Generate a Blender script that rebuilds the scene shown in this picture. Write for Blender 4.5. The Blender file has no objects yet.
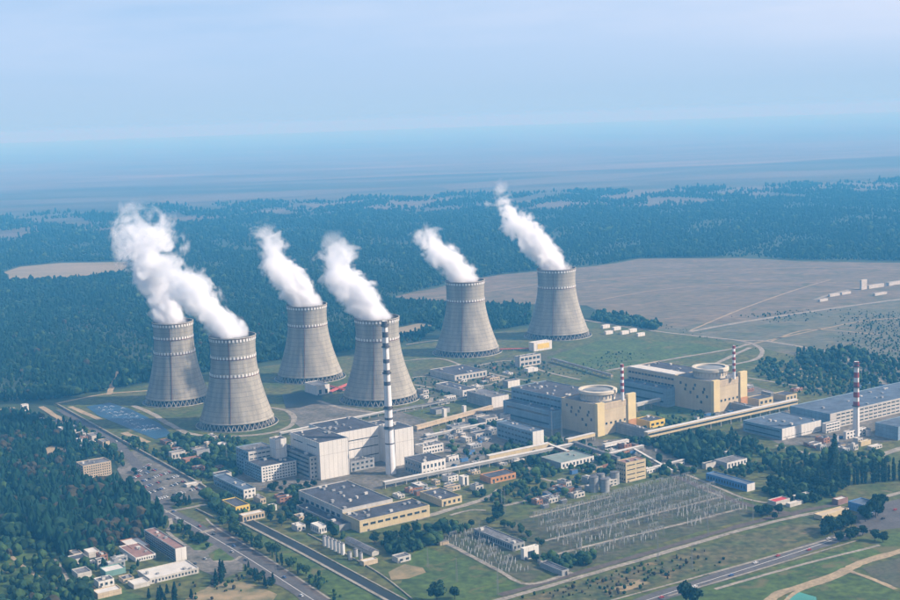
import bpy, bmesh, math, random
import numpy as np
from mathutils import Vector, Matrix, noise

scene = bpy.context.scene
R = math.radians
# ------------------------------------------------------------------ camera
CAM_H = 420.0
FPX = 1330.0                     # focal length for a frame 900 px wide
PITCH = math.atan((300 - 118) / FPX)
ROLL = R(2.0)
cam_data = bpy.data.cameras.new('camera')
cam_data.sensor_width = 36.0
cam_data.lens = 36.0 * FPX / 900.0
cam_data.clip_start = 1.0
cam_data.clip_end = 200000.0
cam = bpy.data.objects.new('camera', cam_data)
scene.collection.objects.link(cam)
RIGHT = Vector((1, 0, 0))
FWD = Vector((0, math.cos(PITCH), -math.sin(PITCH)))
UPV = Vector((0, math.sin(PITCH), math.cos(PITCH)))
cx_ = RIGHT * math.cos(ROLL) - UPV * math.sin(ROLL)
cy_ = RIGHT * math.sin(ROLL) + UPV * math.cos(ROLL)
m = Matrix((cx_, cy_, -FWD)).transposed().to_4x4()
m.translation = (0, 0, CAM_H)
cam.matrix_world = m
scene.camera = cam

# ------------------------------------------------------------------ sky and sun
SUN_EL, SUN_AZ = R(34), R(98)          # azimuth clockwise from +Y
SUN_DIR = Vector((math.sin(SUN_AZ) * math.cos(SUN_EL), math.cos(SUN_AZ) * math.cos(SUN_EL), math.sin(SUN_EL)))
world = bpy.data.worlds.new('World')
scene.world = world
world.use_nodes = True
wn, wl = world.node_tree.nodes, world.node_tree.links
wn.clear()
w_out = wn.new('ShaderNodeOutputWorld')
w_bg = wn.new('ShaderNodeBackground')
w_sky = wn.new('ShaderNodeTexSky')
w_sky.sky_type = 'NISHITA'
w_sky.sun_disc = False
w_sky.sun_elevation = SUN_EL
w_sky.sun_rotation = SUN_AZ
w_sky.altitude = 300
w_sky.air_density = 1.0
w_sky.dust_density = 1.2
w_sky.ozone_density = 2.5
w_bg.inputs['Strength'].default_value = 0.0695
# thin high cloud veil and milky air towards the horizon, the same all round the sky
tc = wn.new('ShaderNodeTexCoord')
mp = wn.new('ShaderNodeMapping')
mp.inputs['Scale'].default_value = (1.1, 1.1, 7.0)
mp.inputs['Rotation'].default_value = (0, R(8), 0)
nz = wn.new('ShaderNodeTexNoise')
nz.inputs['Scale'].default_value = 1.9
nz.inputs['Detail'].default_value = 6
nz.inputs['Roughness'].default_value = 0.55
rp = wn.new('ShaderNodeMapRange')
rp.inputs[1].default_value = 0.46; rp.inputs[2].default_value = 0.70
rp.inputs[3].default_value = 0.0; rp.inputs[4].default_value = 0.45
tint = wn.new('ShaderNodeMixRGB'); tint.blend_type = 'MULTIPLY'; tint.inputs[0].default_value = 1.0
tint.inputs[2].default_value = (0.80, 0.97, 1.22, 1)
sep = wn.new('ShaderNodeSeparateXYZ')
hor = wn.new('ShaderNodeMapRange'); hor.interpolation_type = 'SMOOTHSTEP'
hor.inputs[1].default_value = 0.07; hor.inputs[2].default_value = 0.22
hor.inputs[3].default_value = 0.95; hor.inputs[4].default_value = 0.0
low = wn.new('ShaderNodeValToRGB')                       # colour of the milky air by height above the horizon
lz = wn.new('ShaderNodeMapRange'); lz.inputs[1].default_value = -0.01; lz.inputs[2].default_value = 0.11
e = low.color_ramp.elements
e[0].position = 0.05; e[0].color = (.410, .625, .820, 1)
e[1].position = 1.0; e[1].color = (.335, .570, .885, 1)
for p_, c_ in ((.14, (.420, .620, .840)), (.30, (.430, .620, .860)), (.55, (.415, .615, .890))):
    q_ = e.new(p_); q_.color = (*c_, 1)
sc = wn.new('ShaderNodeVectorMath'); sc.operation = 'SCALE'; sc.inputs['Scale'].default_value = 10.6
mh = wn.new('ShaderNodeMixRGB')
mx = wn.new('ShaderNodeMixRGB')
mx.inputs['Color2'].default_value = (7.7, 8.4, 10.2, 1)
cl = wn.new('ShaderNodeMath'); cl.operation = 'MULTIPLY'
up = wn.new('ShaderNodeMapRange'); up.inputs[1].default_value = 0.02; up.inputs[2].default_value = 0.07
wl.new(tc.outputs['Generated'], mp.inputs['Vector'])
wl.new(tc.outputs['Generated'], sep.inputs[0])
wl.new(sep.outputs[2], hor.inputs[0]); wl.new(sep.outputs[2], lz.inputs[0]); wl.new(lz.outputs[0], low.inputs[0]); wl.new(low.outputs[0], sc.inputs[0]); wl.new(sc.outputs[0], mh.inputs['Color2']); wl.new(sep.outputs[2], up.inputs[0])
wl.new(mp.outputs['Vector'], nz.inputs['Vector'])
wl.new(nz.outputs['Fac'], rp.inputs[0])
# the sky whitens gently towards the sun's side
dt = wn.new('ShaderNodeVectorMath'); dt.operation = 'DOT_PRODUCT'; dt.inputs[1].default_value = SUN_DIR
gl = wn.new('ShaderNodeMapRange'); gl.inputs[1].default_value = -0.30; gl.inputs[2].default_value = 0.55; gl.inputs[3].default_value = 0.0; gl.inputs[4].default_value = 1.0
ad = wn.new('ShaderNodeMath'); ad.operation = 'ADD'; ad.use_clamp = True
wl.new(tc.outputs['Generated'], dt.inputs[0]); wl.new(dt.outputs['Value'], gl.inputs[0])
wl.new(rp.outputs[0], ad.inputs[0]); wl.new(gl.outputs[0], ad.inputs[1])
wl.new(ad.outputs[0], cl.inputs[0]); wl.new(up.outputs[0], cl.inputs[1])
wl.new(w_sky.outputs['Color'], tint.inputs[1])
wl.new(tint.outputs['Color'], mh.inputs['Color1']); wl.new(hor.outputs[0], mh.inputs['Fac'])
wl.new(mh.outputs['Color'], mx.inputs['Color1']); wl.new(cl.outputs[0], mx.inputs['Fac'])
wl.new(mx.outputs['Color'], w_bg.inputs['Color'])
wl.new(w_bg.outputs['Background'], w_out.inputs['Surface'])

sun_data = bpy.data.lights.new('sun', 'SUN')
sun_data.energy = 5.0
sun_data.angle = R(0.5)
sun_data.color = (1.0, 0.93, 0.82)
sun = bpy.data.objects.new('sun', sun_data)
sun.rotation_euler = SUN_DIR.to_track_quat('Z', 'Y').to_euler()
sun.location = (600, 900, 900)
scene.collection.objects.link(sun)

vs = scene.view_settings
vs.view_transform = 'Standard'
vs.look = 'None'
vs.exposure = 0.52
vs.gamma = 1.0
vs.use_curve_mapping = False
scene.cycles.volume_bounces = 8
scene.cycles.max_bounces = 8
scene.cycles.use_denoising = True

# ------------------------------------------------------------------ helpers
COL = scene.collection
def at(px, py, z=0.0):
    """point of the place at height z that the photograph shows at pixel (px, py)"""
    dx, dy = (px - 450) / FPX, -(py - 300) / FPX
    d = FWD + cx_ * dx + cy_ * dy
    t = (z - CAM_H) / d.z
    return Vector((d.x * t, d.y * t, z))
def proj(p):
    q = Vector(p) - Vector((0, 0, CAM_H))
    D = q.dot(FWD)
    return 450 + FPX * q.dot(cx_) / D, 300 - FPX * q.dot(cy_) / D
def solve(fn, target, s0, s1):
    f0, f1 = fn(s0) - target, fn(s1) - target
    for _ in range(30):
        if abs(f1 - f0) < 1e-9: break
        s0, f0, s1 = s1, f1, s1 - f1 * (s1 - s0) / (f1 - f0)
        f1 = fn(s1) - target
        if abs(f1) < 1e-4: break
    return s1
ORD = ['leftmost', 'second', 'third', 'fourth', 'fifth', 'sixth', 'seventh', 'eighth', 'ninth', 'tenth', 'eleventh', 'twelfth', 'thirteenth', 'fourteenth', 'fifteenth',
       'sixteenth', 'seventeenth', 'eighteenth', 'nineteenth', 'twentieth', 'twenty-first', 'twenty-second', 'twenty-third', 'twenty-fourth', 'twenty-fifth', 'twenty-sixth',
       'twenty-seventh', 'twenty-eighth', 'twenty-ninth', 'thirtieth']
def nth(k):
    return ORD[k] + (' one' if k == 0 else ' from the left')
GRID = 56.0                              # azimuth of the site's long axis
def axes(az=None):
    a = R(GRID if az is None else az)
    return Vector((math.sin(a), math.cos(a), 0)), Vector((-math.cos(a), math.sin(a), 0))
def fit(xL, xC, xR, yb, yt, az=None):
    """near corner, length along the two site axes and height of a block"""
    u, v = axes(az)
    C = at(xC, yb)
    Lu = solve(lambda s: proj(C + u * s)[0], xR, 1, 30)
    Lv = solve(lambda s: proj(C + v * s)[0], xL, 1, 30)
    h = solve(lambda s: proj(C + Vector((0, 0, s)))[1], yt, 1, 20)
    return C, Lu, Lv, h
def height_at(px, yb, yt):
    C = at(px, yb)
    return solve(lambda s: proj(C + Vector((0, 0, s)))[1], yt, 1, 20)

def tag(o, label=None, cat=None, group=None, kind=None):
    if label: o['label'] = label
    if cat: o['category'] = cat
    if group: o['group'] = group
    if kind: o['kind'] = kind
    return o
def empty(name, loc, rz=0.0, label=None, cat=None, group=None):
    o = bpy.data.objects.new(name, None)
    o.empty_display_size = 2
    o.location = loc
    o.rotation_euler = (0, 0, rz)
    COL.objects.link(o)
    return tag(o, label, cat, group)
def link(name, mesh, parent=None, loc=None, rz=None):
    o = bpy.data.objects.new(name, mesh)
    COL.objects.link(o)
    if parent is not None: o.parent = parent
    if loc is not None: o.location = loc
    if rz is not None: o.rotation_euler = (0, 0, rz)
    return o
def copy_tree(o, parent=None):
    c = o.copy()
    COL.objects.link(c)
    c.parent = parent
    for ch in list(KIDS.get(o.name, ())):
        copy_kid(ch, c)
    return c
KIDS = {}
def copy_kid(ch, parent):
    d = ch.copy()
    COL.objects.link(d)
    d.parent = parent

class MB:
    """collects shapes for one mesh"""
    def __init__(s): s.v, s.f, s.m = [], [], []
    def quad(s, a, b, c, d, mi=0):
        n = len(s.v); s.v += [tuple(a), tuple(b), tuple(c), tuple(d)]; s.f.append((n, n+1, n+2, n+3)); s.m.append(mi)
    def tri(s, a, b, c, mi=0):
        n = len(s.v); s.v += [tuple(a), tuple(b), tuple(c)]; s.f.append((n, n+1, n+2)); s.m.append(mi)
    def box(s, x0, y0, z0, x1, y1, z1, mi=0):
        n = len(s.v)
        s.v += [(x0,y0,z0),(x1,y0,z0),(x1,y1,z0),(x0,y1,z0),(x0,y0,z1),(x1,y0,z1),(x1,y1,z1),(x0,y1,z1)]
        s.f += [(n+3,n+2,n+1,n),(n+4,n+5,n+6,n+7),(n,n+1,n+5,n+4),(n+1,n+2,n+6,n+5),(n+2,n+3,n+7,n+6),(n+3,n,n+4,n+7)]
        s.m += [mi] * 6
    def bar(s, a, b, w, mi=0, w2=None, sides=4):
        a, b = Vector(a), Vector(b)
        w2 = w if w2 is None else w2
        d = (b - a)
        if d.length < 1e-6: return
        d.normalize()
        r = d.cross(Vector((0, 0, 1)) if abs(d.z) < 0.95 else Vector((1, 0, 0))).normalized()
        q = d.cross(r)
        n = len(s.v)
        for P, ww in ((a, w), (b, w2)):
            for k in range(sides):
                t = 2 * math.pi * (k + .5) / sides
                s.v.append(tuple(P + (r * math.cos(t) + q * math.sin(t)) * ww))
        for k in range(sides):
            k2 = (k + 1) % sides
            s.f.append((n + k, n + k2, n + sides + k2, n + sides + k)); s.m.append(mi)
        s.f.append(tuple(n + k for k in reversed(range(sides)))); s.m.append(mi)
        s.f.append(tuple(n + sides + k for k in range(sides))); s.m.append(mi)
    def lathe(s, prof, n=24, c=(0, 0, 0), mi=0, cap0=False, cap1=False, mis=None):
        b = len(s.v)
        for (r, z) in prof:
            for k in range(n):
                t = 2 * math.pi * k / n
                s.v.append((c[0] + r * math.cos(t), c[1] + r * math.sin(t), c[2] + z))
        for i in range(len(prof) - 1):
            for k in range(n):
                k2 = (k + 1) % n
                s.f.append((b + i*n + k, b + i*n + k2, b + (i+1)*n + k2, b + (i+1)*n + k)); s.m.append(mis[i] if mis else mi)
        if cap0: s.f.append(tuple(b + k for k in reversed(range(n)))); s.m.append(mi)
        if cap1: s.f.append(tuple(b + (len(prof)-1)*n + k for k in range(n))); s.m.append(mis[-1] if mis else mi)
    def mesh(s, name, mats, smooth=False):
        me = bpy.data.meshes.new(name)
        me.from_pydata(s.v, [], s.f)
        for mt in (mats if isinstance(mats, (list, tuple)) else [mats]): me.materials.append(mt)
        if any(s.m): me.polygons.foreach_set('material_index', s.m)
        if smooth: me.polygons.foreach_set('use_smooth', [True] * len(me.polygons))
        me.update()
        return me
    def build(s, name, mats, parent=None, loc=None, rz=None, smooth=False):
        return link(name, s.mesh(name, mats, smooth), parent, loc, rz)

# ------------------------------------------------------------------ materials
ALBEDO_SCALE = 0.74                           # even darkening of all base colours, set with the exposure to deepen shade
def mat(name, col, rough=0.85, var=0.25, scale=0.1, col2=None, detail=5, stretch=(1, 1, 1), bump=0.0, bscale=None,
        metallic=0.0, coord='Object', spec=0.3, lines=None, rnd=0.0, scale2=None, patch=None):
    """principled surface: base colour varied by noise, with optional second colour, relief, joints and per-object variation"""
    k_ = ALBEDO_SCALE
    col = tuple(c * k_ for c in col); col2 = tuple(c * k_ for c in col2) if col2 else None
    if patch: patch = (tuple(c * k_ for c in patch[0]), patch[1], patch[2])
    mt = bpy.data.materials.new(name)
    mt.use_nodes = True
    N, L = mt.node_tree.nodes, mt.node_tree.links
    b = N['Principled BSDF']
    b.inputs['Roughness'].default_value = rough
    b.inputs['Metallic'].default_value = metallic
    b.inputs['Specular IOR Level'].default_value = spec
    tc = N.new('ShaderNodeTexCoord'); mp = N.new('ShaderNodeMapping')
    mp.inputs['Scale'].default_value = stretch
    L.new(tc.outputs[coord], mp.inputs['Vector'])
    nz = N.new('ShaderNodeTexNoise')
    nz.inputs['Scale'].default_value = scale; nz.inputs['Detail'].default_value = detail; nz.inputs['Roughness'].default_value = 0.6
    L.new(mp.outputs['Vector'], nz.inputs['Vector'])
    rp = N.new('ShaderNodeValToRGB')
    c2 = col2 if col2 else tuple(c * (1 - var) for c in col)
    c1 = col if col2 else tuple(min(1, c * (1 + var)) for c in col)
    rp.color_ramp.elements[0].position = 0.34; rp.color_ramp.elements[0].color = (*c2, 1)
    rp.color_ramp.elements[1].position = 0.66; rp.color_ramp.elements[1].color = (*c1, 1)
    L.new(nz.outputs['Fac'], rp.inputs['Fac'])
    out = rp.outputs['Color']
    if scale2:
        n2 = N.new('ShaderNodeTexNoise'); n2.inputs['Scale'].default_value = scale2; n2.inputs['Detail'].default_value = 4
        L.new(mp.outputs['Vector'], n2.inputs['Vector'])
        mr = N.new('ShaderNodeMapRange'); mr.inputs[1].default_value = .3; mr.inputs[2].default_value = .7
        mr.inputs[3].default_value = 1 - var * 1.2; mr.inputs[4].default_value = 1 + var * 1.2
        L.new(n2.outputs['Fac'], mr.inputs[0])
        mm = N.new('ShaderNodeVectorMath'); mm.operation = 'SCALE'
        L.new(out, mm.inputs[0]); L.new(mr.outputs[0], mm.inputs['Scale']); out = mm.outputs[0]
    if patch:
        # worn or bare patches of a third colour: (colour, noise scale, threshold)
        n3 = N.new('ShaderNodeTexNoise'); n3.inputs['Scale'].default_value = patch[1]; n3.inputs['Detail'].default_value = 8; n3.inputs['Roughness'].default_value = .65
        n3.inputs['Distortion'].default_value = .6
        m3 = N.new('ShaderNodeMapping'); m3.inputs['Location'].default_value = (91, 37, 5); L.new(tc.outputs[coord], m3.inputs['Vector']); L.new(m3.outputs[0], n3.inputs['Vector'])
        r3 = N.new('ShaderNodeMapRange'); r3.inputs[1].default_value = patch[2]; r3.inputs[2].default_value = patch[2] + .08
        L.new(n3.outputs['Fac'], r3.inputs[0])
        x3 = N.new('ShaderNodeMixRGB'); x3.inputs[2].default_value = (*patch[0], 1); L.new(r3.outputs[0], x3.inputs[0]); L.new(out, x3.inputs[1]); out = x3.outputs[0]
    if rnd:
        oi = N.new('ShaderNodeObjectInfo')
        mr = N.new('ShaderNodeMapRange'); mr.inputs[3].default_value = 1 - rnd; mr.inputs[4].default_value = 1 + rnd
        L.new(oi.outputs['Random'], mr.inputs[0])
        mm = N.new('ShaderNodeVectorMath'); mm.operation = 'SCALE'
        L.new(out, mm.inputs[0]); L.new(mr.outputs[0], mm.inputs['Scale']); out = mm.outputs[0]
    if lines:
        # panel joints every lines[0] metres across and lines[1] metres up
        br = N.new('ShaderNodeTexBrick'); br.offset = 0
        br.inputs['Scale'].default_value = 1.0
        br.inputs['Mortar Size'].default_value = lines[2]
        br.inputs['Brick Width'].default_value = lines[0]; br.inputs['Row Height'].default_value = lines[1]
        br.inputs['Color1'].default_value = (1, 1, 1, 1); br.inputs['Color2'].default_value = (.93, .93, .93, 1)
        br.inputs['Mortar'].default_value = (.62, .62, .62, 1)
        sx = N.new('ShaderNodeSeparateXYZ'); L.new(tc.outputs[coord], sx.inputs[0])
        ad = N.new('ShaderNodeMath'); L.new(sx.outputs[0], ad.inputs[0]); L.new(sx.outputs[1], ad.inputs[1])
        cb = N.new('ShaderNodeCombineXYZ'); L.new(ad.outputs[0], cb.inputs[0]); L.new(sx.outputs[2], cb.inputs[1])
        L.new(cb.outputs[0], br.inputs['Vector'])
        ml = N.new('ShaderNodeMixRGB'); ml.blend_type = 'MULTIPLY'; ml.inputs[0].default_value = 1
        L.new(out, ml.inputs[1]); L.new(br.outputs['Color'], ml.inputs[2]); out = ml.outputs[0]
    L.new(out, b.inputs['Base Color'])
    if bump:
        nb = N.new('ShaderNodeTexNoise'); nb.inputs['Scale'].default_value = bscale or scale * 6; nb.inputs['Detail'].default_value = 4
        L.new(mp.outputs['Vector'], nb.inputs['Vector'])
        bp = N.new('ShaderNodeBump'); bp.inputs['Strength'].default_value = 1.0; bp.inputs['Distance'].default_value = bump
        L.new(nb.outputs['Fac'], bp.inputs['Height']); L.new(bp.outputs['Normal'], b.inputs['Normal'])
    return mt
M = {}
# ------------------------------------------------------------------ ground
M['ground'] = mat('ground', (0.020, 0.044, 0.020), var=.3, scale=0.004, col2=(0.040, 0.066, 0.026), coord='Object', bump=3, bscale=.05, detail=8, scale2=.03)
M['plain'] = mat('plain', (0.195, 0.155, 0.105), col2=(0.115, 0.105, 0.060), scale=0.006, detail=9, scale2=.04, var=.3, stretch=(1, 2.2, 1), patch=((0.085, 0.095, 0.045), .012, .58))
M['field'] = mat('field', (0.30, 0.25, 0.16), col2=(0.22, 0.20, 0.11), scale=0.004, detail=6, stretch=(1, 3, 1))
M['grass'] = mat('grass', (0.046, 0.082, 0.013), col2=(0.115, 0.112, 0.030), scale=0.02, detail=9, scale2=.12, var=.45, patch=((0.17, 0.14, 0.075), .035, .60))
M['lawn'] = mat('lawn', (0.078, 0.128, 0.022), col2=(0.040, 0.075, 0.014), scale=0.03, detail=9, scale2=.14, var=.4, patch=((0.125, 0.12, 0.045), .03, .56))
M['rough_grass'] = mat('rough_grass', (0.125, 0.105, 0.050), col2=(0.050, 0.080, 0.022), scale=0.03, detail=9, scale2=.12, var=.45, patch=((0.23, 0.165, 0.085), .04, .60))
M['yard'] = mat('yard', (0.105, 0.098, 0.060), col2=(0.046, 0.066, 0.022), scale=0.04, detail=9, scale2=.15, var=.4, patch=((0.055, 0.075, 0.025), .05, .54))
M['dirt'] = mat('dirt', (0.42, 0.33, 0.20), col2=(0.30, 0.24, 0.15), scale=0.05, detail=7, scale2=.3, var=.2)
M['asphalt'] = mat('asphalt', (0.125, 0.120, 0.118), col2=(0.085, 0.083, 0.083), scale=0.05, detail=7, scale2=.4, var=.15)
M['concrete'] = mat('concrete', (0.36, 0.325, 0.265), col2=(0.235, 0.215, 0.175), scale=0.06, detail=8, scale2=.3, var=.25, patch=((0.11, 0.105, 0.060), .07, .60))
M['paving'] = mat('paving', (0.20, 0.185, 0.165), col2=(0.085, 0.085, 0.060), scale=0.03, detail=8, scale2=.2, var=.3, patch=((0.060, 0.078, 0.028), .03, .60))

def sheet(name, pts, z, mt, parent=None, kind='structure', rough=0.0, step=25.0, seed=1):
    """flat area of land: outline given by photo pixels on the ground, edges made uneven by `rough` metres"""
    P = [at(*p) if len(p) == 2 else Vector(p) for p in pts]
    out = []
    n = len(P)
    for i in range(n):
        a, b = P[i], P[(i + 1) % n]
        k = max(1, min(60, int((b - a).length / step))) if rough else 1
        for j in range(k):
            q = a.lerp(b, j / k)
            if rough:
                w = noise.noise_vector(Vector((q.x * .8 / step, q.y * .8 / step, seed))) + .5 * noise.noise_vector(Vector((q.x * 2.5 / step, q.y * 2.5 / step, seed)))
                q = q + Vector((w.x, w.y, 0)) * rough
            out.append((q.x, q.y, z))
    me = bpy.data.meshes.new(name)
    me.from_pydata(out, [], [tuple(range(len(out)))])
    me.materials.append(mt)
    me.update()
    if me.polygons[0].normal.z < 0: me.flip_normals()
    o = link(name, me, parent)
    if parent is None: o['kind'] = kind
    return o
STRIPS, FOOT = [], []                    # where roads and buildings stand, kept free of plants
def strip_mesh(name, pts, w, z, mt, zs=None):
    """ribbon w metres wide along photo pixels on the ground"""
    P = [at(*p) if len(p) == 2 else Vector(p) for p in pts]
    P = smooth_line(P)
    Q = []
    for a_, b_ in zip(P, P[1:]):
        k = max(1, min(40, int((b_ - a_).length / 14)))
        Q += [a_.lerp(b_, j / k) for j in range(k)]
    P = Q + [P[-1]]
    STRIPS.append(([(p.x, p.y) for p in P], w))
    jr = random.Random(int(w * 10) + len(P))
    jit = .09 * w if w > 2.5 else 0
    L, Rr = [], []
    for i, q in enumerate(P):
        d = (P[min(i + 1, len(P) - 1)] - P[max(i - 1, 0)]); d.z = 0; d.normalize()
        nrm = Vector((-d.y, d.x, 0))
        L.append(q + nrm * (w / 2 + jr.uniform(-jit, jit))); Rr.append(q - nrm * (w / 2 + jr.uniform(-jit, jit)))
    b = MB()
    for i in range(len(P) - 1):
        b.quad((Rr[i].x, Rr[i].y, z), (Rr[i+1].x, Rr[i+1].y, z), (L[i+1].x, L[i+1].y, z), (L[i].x, L[i].y, z))
    return b.mesh(name, mt)
def smooth_line(P, k=6):
    if len(P) < 3: return P
    out = []
    for i in range(len(P) - 1):
        p0, p1, p2, p3 = P[max(i-1, 0)], P[i], P[i+1], P[min(i+2, len(P)-1)]
        for j in range(k):
            t = j / k
            out.append(0.5 * ((2*p1) + (p2-p0)*t + (2*p0-5*p1+4*p2-p3)*t*t + (3*p1-p0-3*p2+p3)*t*t*t))
    out.append(P[-1])
    return out
def strip(name, pts, w, z, mt, kind='structure', parent=None):
    o = link(name, strip_mesh(name, pts, w, z, mt), parent)
    if parent is None and kind: o['kind'] = kind
    return o

b = MB()
S = 60000
b.quad((-S, -20000, 0), (S, -20000, 0), (S, S, 0), (-S, S, 0))
b.build('ground', M['ground'])['kind'] = 'structure'
# ------------------------------------------------------------------ cooling towers
M['tower'] = mat('tower_concrete', (0.385, 0.365, 0.305), col2=(0.265, 0.25, 0.21), scale=0.13, stretch=(1, 1, .08), detail=8, scale2=.03, var=.16, lines=(4000, 6.5, .35), bump=.25, bscale=.5)
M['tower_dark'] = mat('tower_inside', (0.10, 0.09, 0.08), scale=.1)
M['band_red'] = mat('band_red', (0.16, 0.075, 0.055), scale=.2)
M['white_mark'] = mat('white_mark', (0.80, 0.79, 0.76), var=.08, scale=.3)
M['leg_concrete'] = mat('leg_concrete', (0.40, 0.38, 0.33), scale=.2)
M['water_dark'] = mat('water_dark', (0.018, 0.024, 0.022), rough=.45, var=.3, scale=.05, spec=.18)
def tower_radius(t, rb, rt, rtop):
    # hyperboloid: base rb, throat rt at 80 % of the height, top rtop
    tt = .80
    if t < tt:
        k = (rb / rt) ** 2 - 1
        return rt * math.sqrt(1 + k * ((tt - t) / tt) ** 2)
    return rt + (rtop - rt) * ((t - tt) / (1 - tt)) ** 2
TOWERS = []
def cooling_tower(xl, xr, ybase, ytop, wtop, bands, label):
    xm = (xl + xr) / 2
    # ybase is the lowest point of the leg circle: move in by the radius
    p0 = at(xm, ybase)
    pl, pr = at(xl, ybase - 7), at(xr, ybase - 7)
    rb = (pr - pl).length / 2
    d = Vector((p0.x, p0.y, 0)).normalized()
    c = p0 + d * rb
    q0, q1 = proj(c + RIGHT * -1), proj(c + RIGHT)
    H = solve(lambda s: proj(c + Vector((0, 0, s)))[1], ytop, 10, 120)
    ppm = (lambda a, b: abs(a[0] - b[0]) / 2)(proj(c + Vector((-1, 0, H))), proj(c + Vector((1, 0, H))))
    rtop = wtop / ppm / 2
    rth = rtop * .965
    root = empty('cooling_tower', c, 0, label, 'cooling tower', 'cooling towers of the power plant')
    zl = H * .075                                   # top of the leg ring
    N = 72
    prof = []
    for i in range(31):
        t = i / 30
        prof.append((tower_radius(t, rb * .97, rth, rtop), zl + (H - zl) * t))
    inner = [(r - (1.0 if i < 28 else .6), z) for i, (r, z) in enumerate(prof)]
    # faceted slightly: the shell has raised meridian ribs
    mb = MB()
    nn = 144
    for (r, z) in prof:
        for k in range(nn):
            a = 2 * math.pi * k / nn
            rr = r + (.22 if k % 2 else 0)
            mb.v.append((rr * math.cos(a), rr * math.sin(a), z))
    for i in range(len(prof) - 1):
        for k in range(nn):
            k2 = (k + 1) % nn
            mb.f.append((i*nn + k, i*nn + k2, (i+1)*nn + k2, (i+1)*nn + k)); mb.m.append(0)
    mb.lathe(list(reversed(inner)), N, mi=1)
    mb.lathe([(prof[-1][0] + .9, H - 1.2), (prof[-1][0] + .9, H), (inner[-1][0], H), (inner[-1][0], H - .5)], N, mi=0)
    mb.lathe([(inner[0][0], zl - .6), (prof[0][0] + .8, zl - .6), (prof[0][0] + .8, zl + .8), (prof[0][0] - .1, zl + 1.0)], N, mi=0)
    sh = mb.build('shell', [M['tower'], M['tower_dark']], root, smooth=True)
    # slanted legs, too thin to pick apart
    lg = MB(); nl = 44
    for k in range(nl):
        a0 = 2 * math.pi * k / nl
        for da in (-.5, .5):
            a1 = a0 + da * 2 * math.pi / nl
            lg.bar((rb * math.cos(a0), rb * math.sin(a0), -.5), ((prof[0][0] - .3) * math.cos(a1), (prof[0][0] - .3) * math.sin(a1), zl), .62, w2=.5)
    tag(lg.build('slanted_legs', M['leg_concrete'], root), kind='stuff')
    ba = MB()
    ba.lathe([(rb + 5, -.5), (rb + 5, 1.6), (rb + 4.4, 1.6), (rb + 4.4, .6)], N)
    ba.build('basin_wall', M['leg_concrete'], root)
    wa = MB(); wa.lathe([(rb + 4.4, .7), (.5, .7)], N); wa.build('basin_water', M['water_dark'], root)
    cl = MB(); cl.lathe([(prof[0][0] - 6, 0), (prof[0][0] - 6, zl * 1.1)], N, cap1=True); cl.build('inner_fill', M['tower_dark'], root)
    for t in bands:
        r = tower_radius(t, rb * .97, rth, rtop) + .25
        z = zl + (H - zl) * t
        g = MB()
        zr0, zr1 = (z + 1.9, z + 3.2) if t > .9 else (z - 2.9, z - 1.8)
        g.lathe([(r + .02, zr0), (r + .5, zr0), (r + .5, zr1), (r + .02, zr1)], N)
        ring = g.build('marking_band', M['band_red'], root)
        w = MB(); nm = 40
        for k in range(nm):
            a0 = 2 * math.pi * k / nm; a1 = a0 + .50 * 2 * math.pi / nm
            zz0, zz1 = z - 1.9, z + 1.7
            o_, i_ = r + .55, r + .1
            am = (a0 + a1) / 2
            for (s0, s1) in ((a0, a1),):
                A = [(o_ * math.cos(s0), o_ * math.sin(s0)), (o_ * math.cos(s1), o_ * math.sin(s1)), (i_ * math.cos(s1), i_ * math.sin(s1)), (i_ * math.cos(s0), i_ * math.sin(s0))]
                n = len(w.v)
                w.v += [(x, y, zz0) for x, y in A] + [(x, y, zz1) for x, y in A]
                w.f += [(n, n+1, n+5, n+4), (n+1, n+2, n+6, n+5), (n+3, n, n+4, n+7), (n+4, n+5, n+6, n+7), (n+3, n+2, n+1, n)]
                w.m += [0] * 5
        tag(w.build('white_squares', M['white_mark'], ring), kind='stuff')
    # ladder up the shell, facing the camera side
    ld = MB(); a = math.atan2(-c.y, -c.x) - .18
    for i in range(30):
        (r0, z0), (r1, z1) = prof[i], prof[i + 1]
        ld.bar(((r0 + .5) * math.cos(a), (r0 + .5) * math.sin(a), z0), ((r1 + .5) * math.cos(a), (r1 + .5) * math.sin(a), z1), .5)
    ld.build('ladder', M['band_red'], root)
    TOWERS.append((c, H, rtop, ppm))
    return root
cooling_tower(148, 208, 407, 321, 40, (.965, .80, .60), 'cooling tower at the far left with three marking bands, half behind its neighbour')
cooling_tower(201.5, 274, 432, 335, 46, (.965, .76, .55), 'nearest left cooling tower with three marking bands, in front of another tower')
cooling_tower(279, 342, 384, 304, 40, (.965, .72), 'third cooling tower from the left with two marking bands, left of the striped chimney')
cooling_tower(344, 417, 407, 317, 44.5, (.965, .74), 'cooling tower standing right behind the tall black and white chimney')
cooling_tower(436, 499, 358, 280, 39, (.965, .72), 'cooling tower right of the chimney, second from the right')
cooling_tower(527, 589, 341, 268, 38.5, (.965, .72), 'farthest right cooling tower at the edge of the brown plain')
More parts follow.
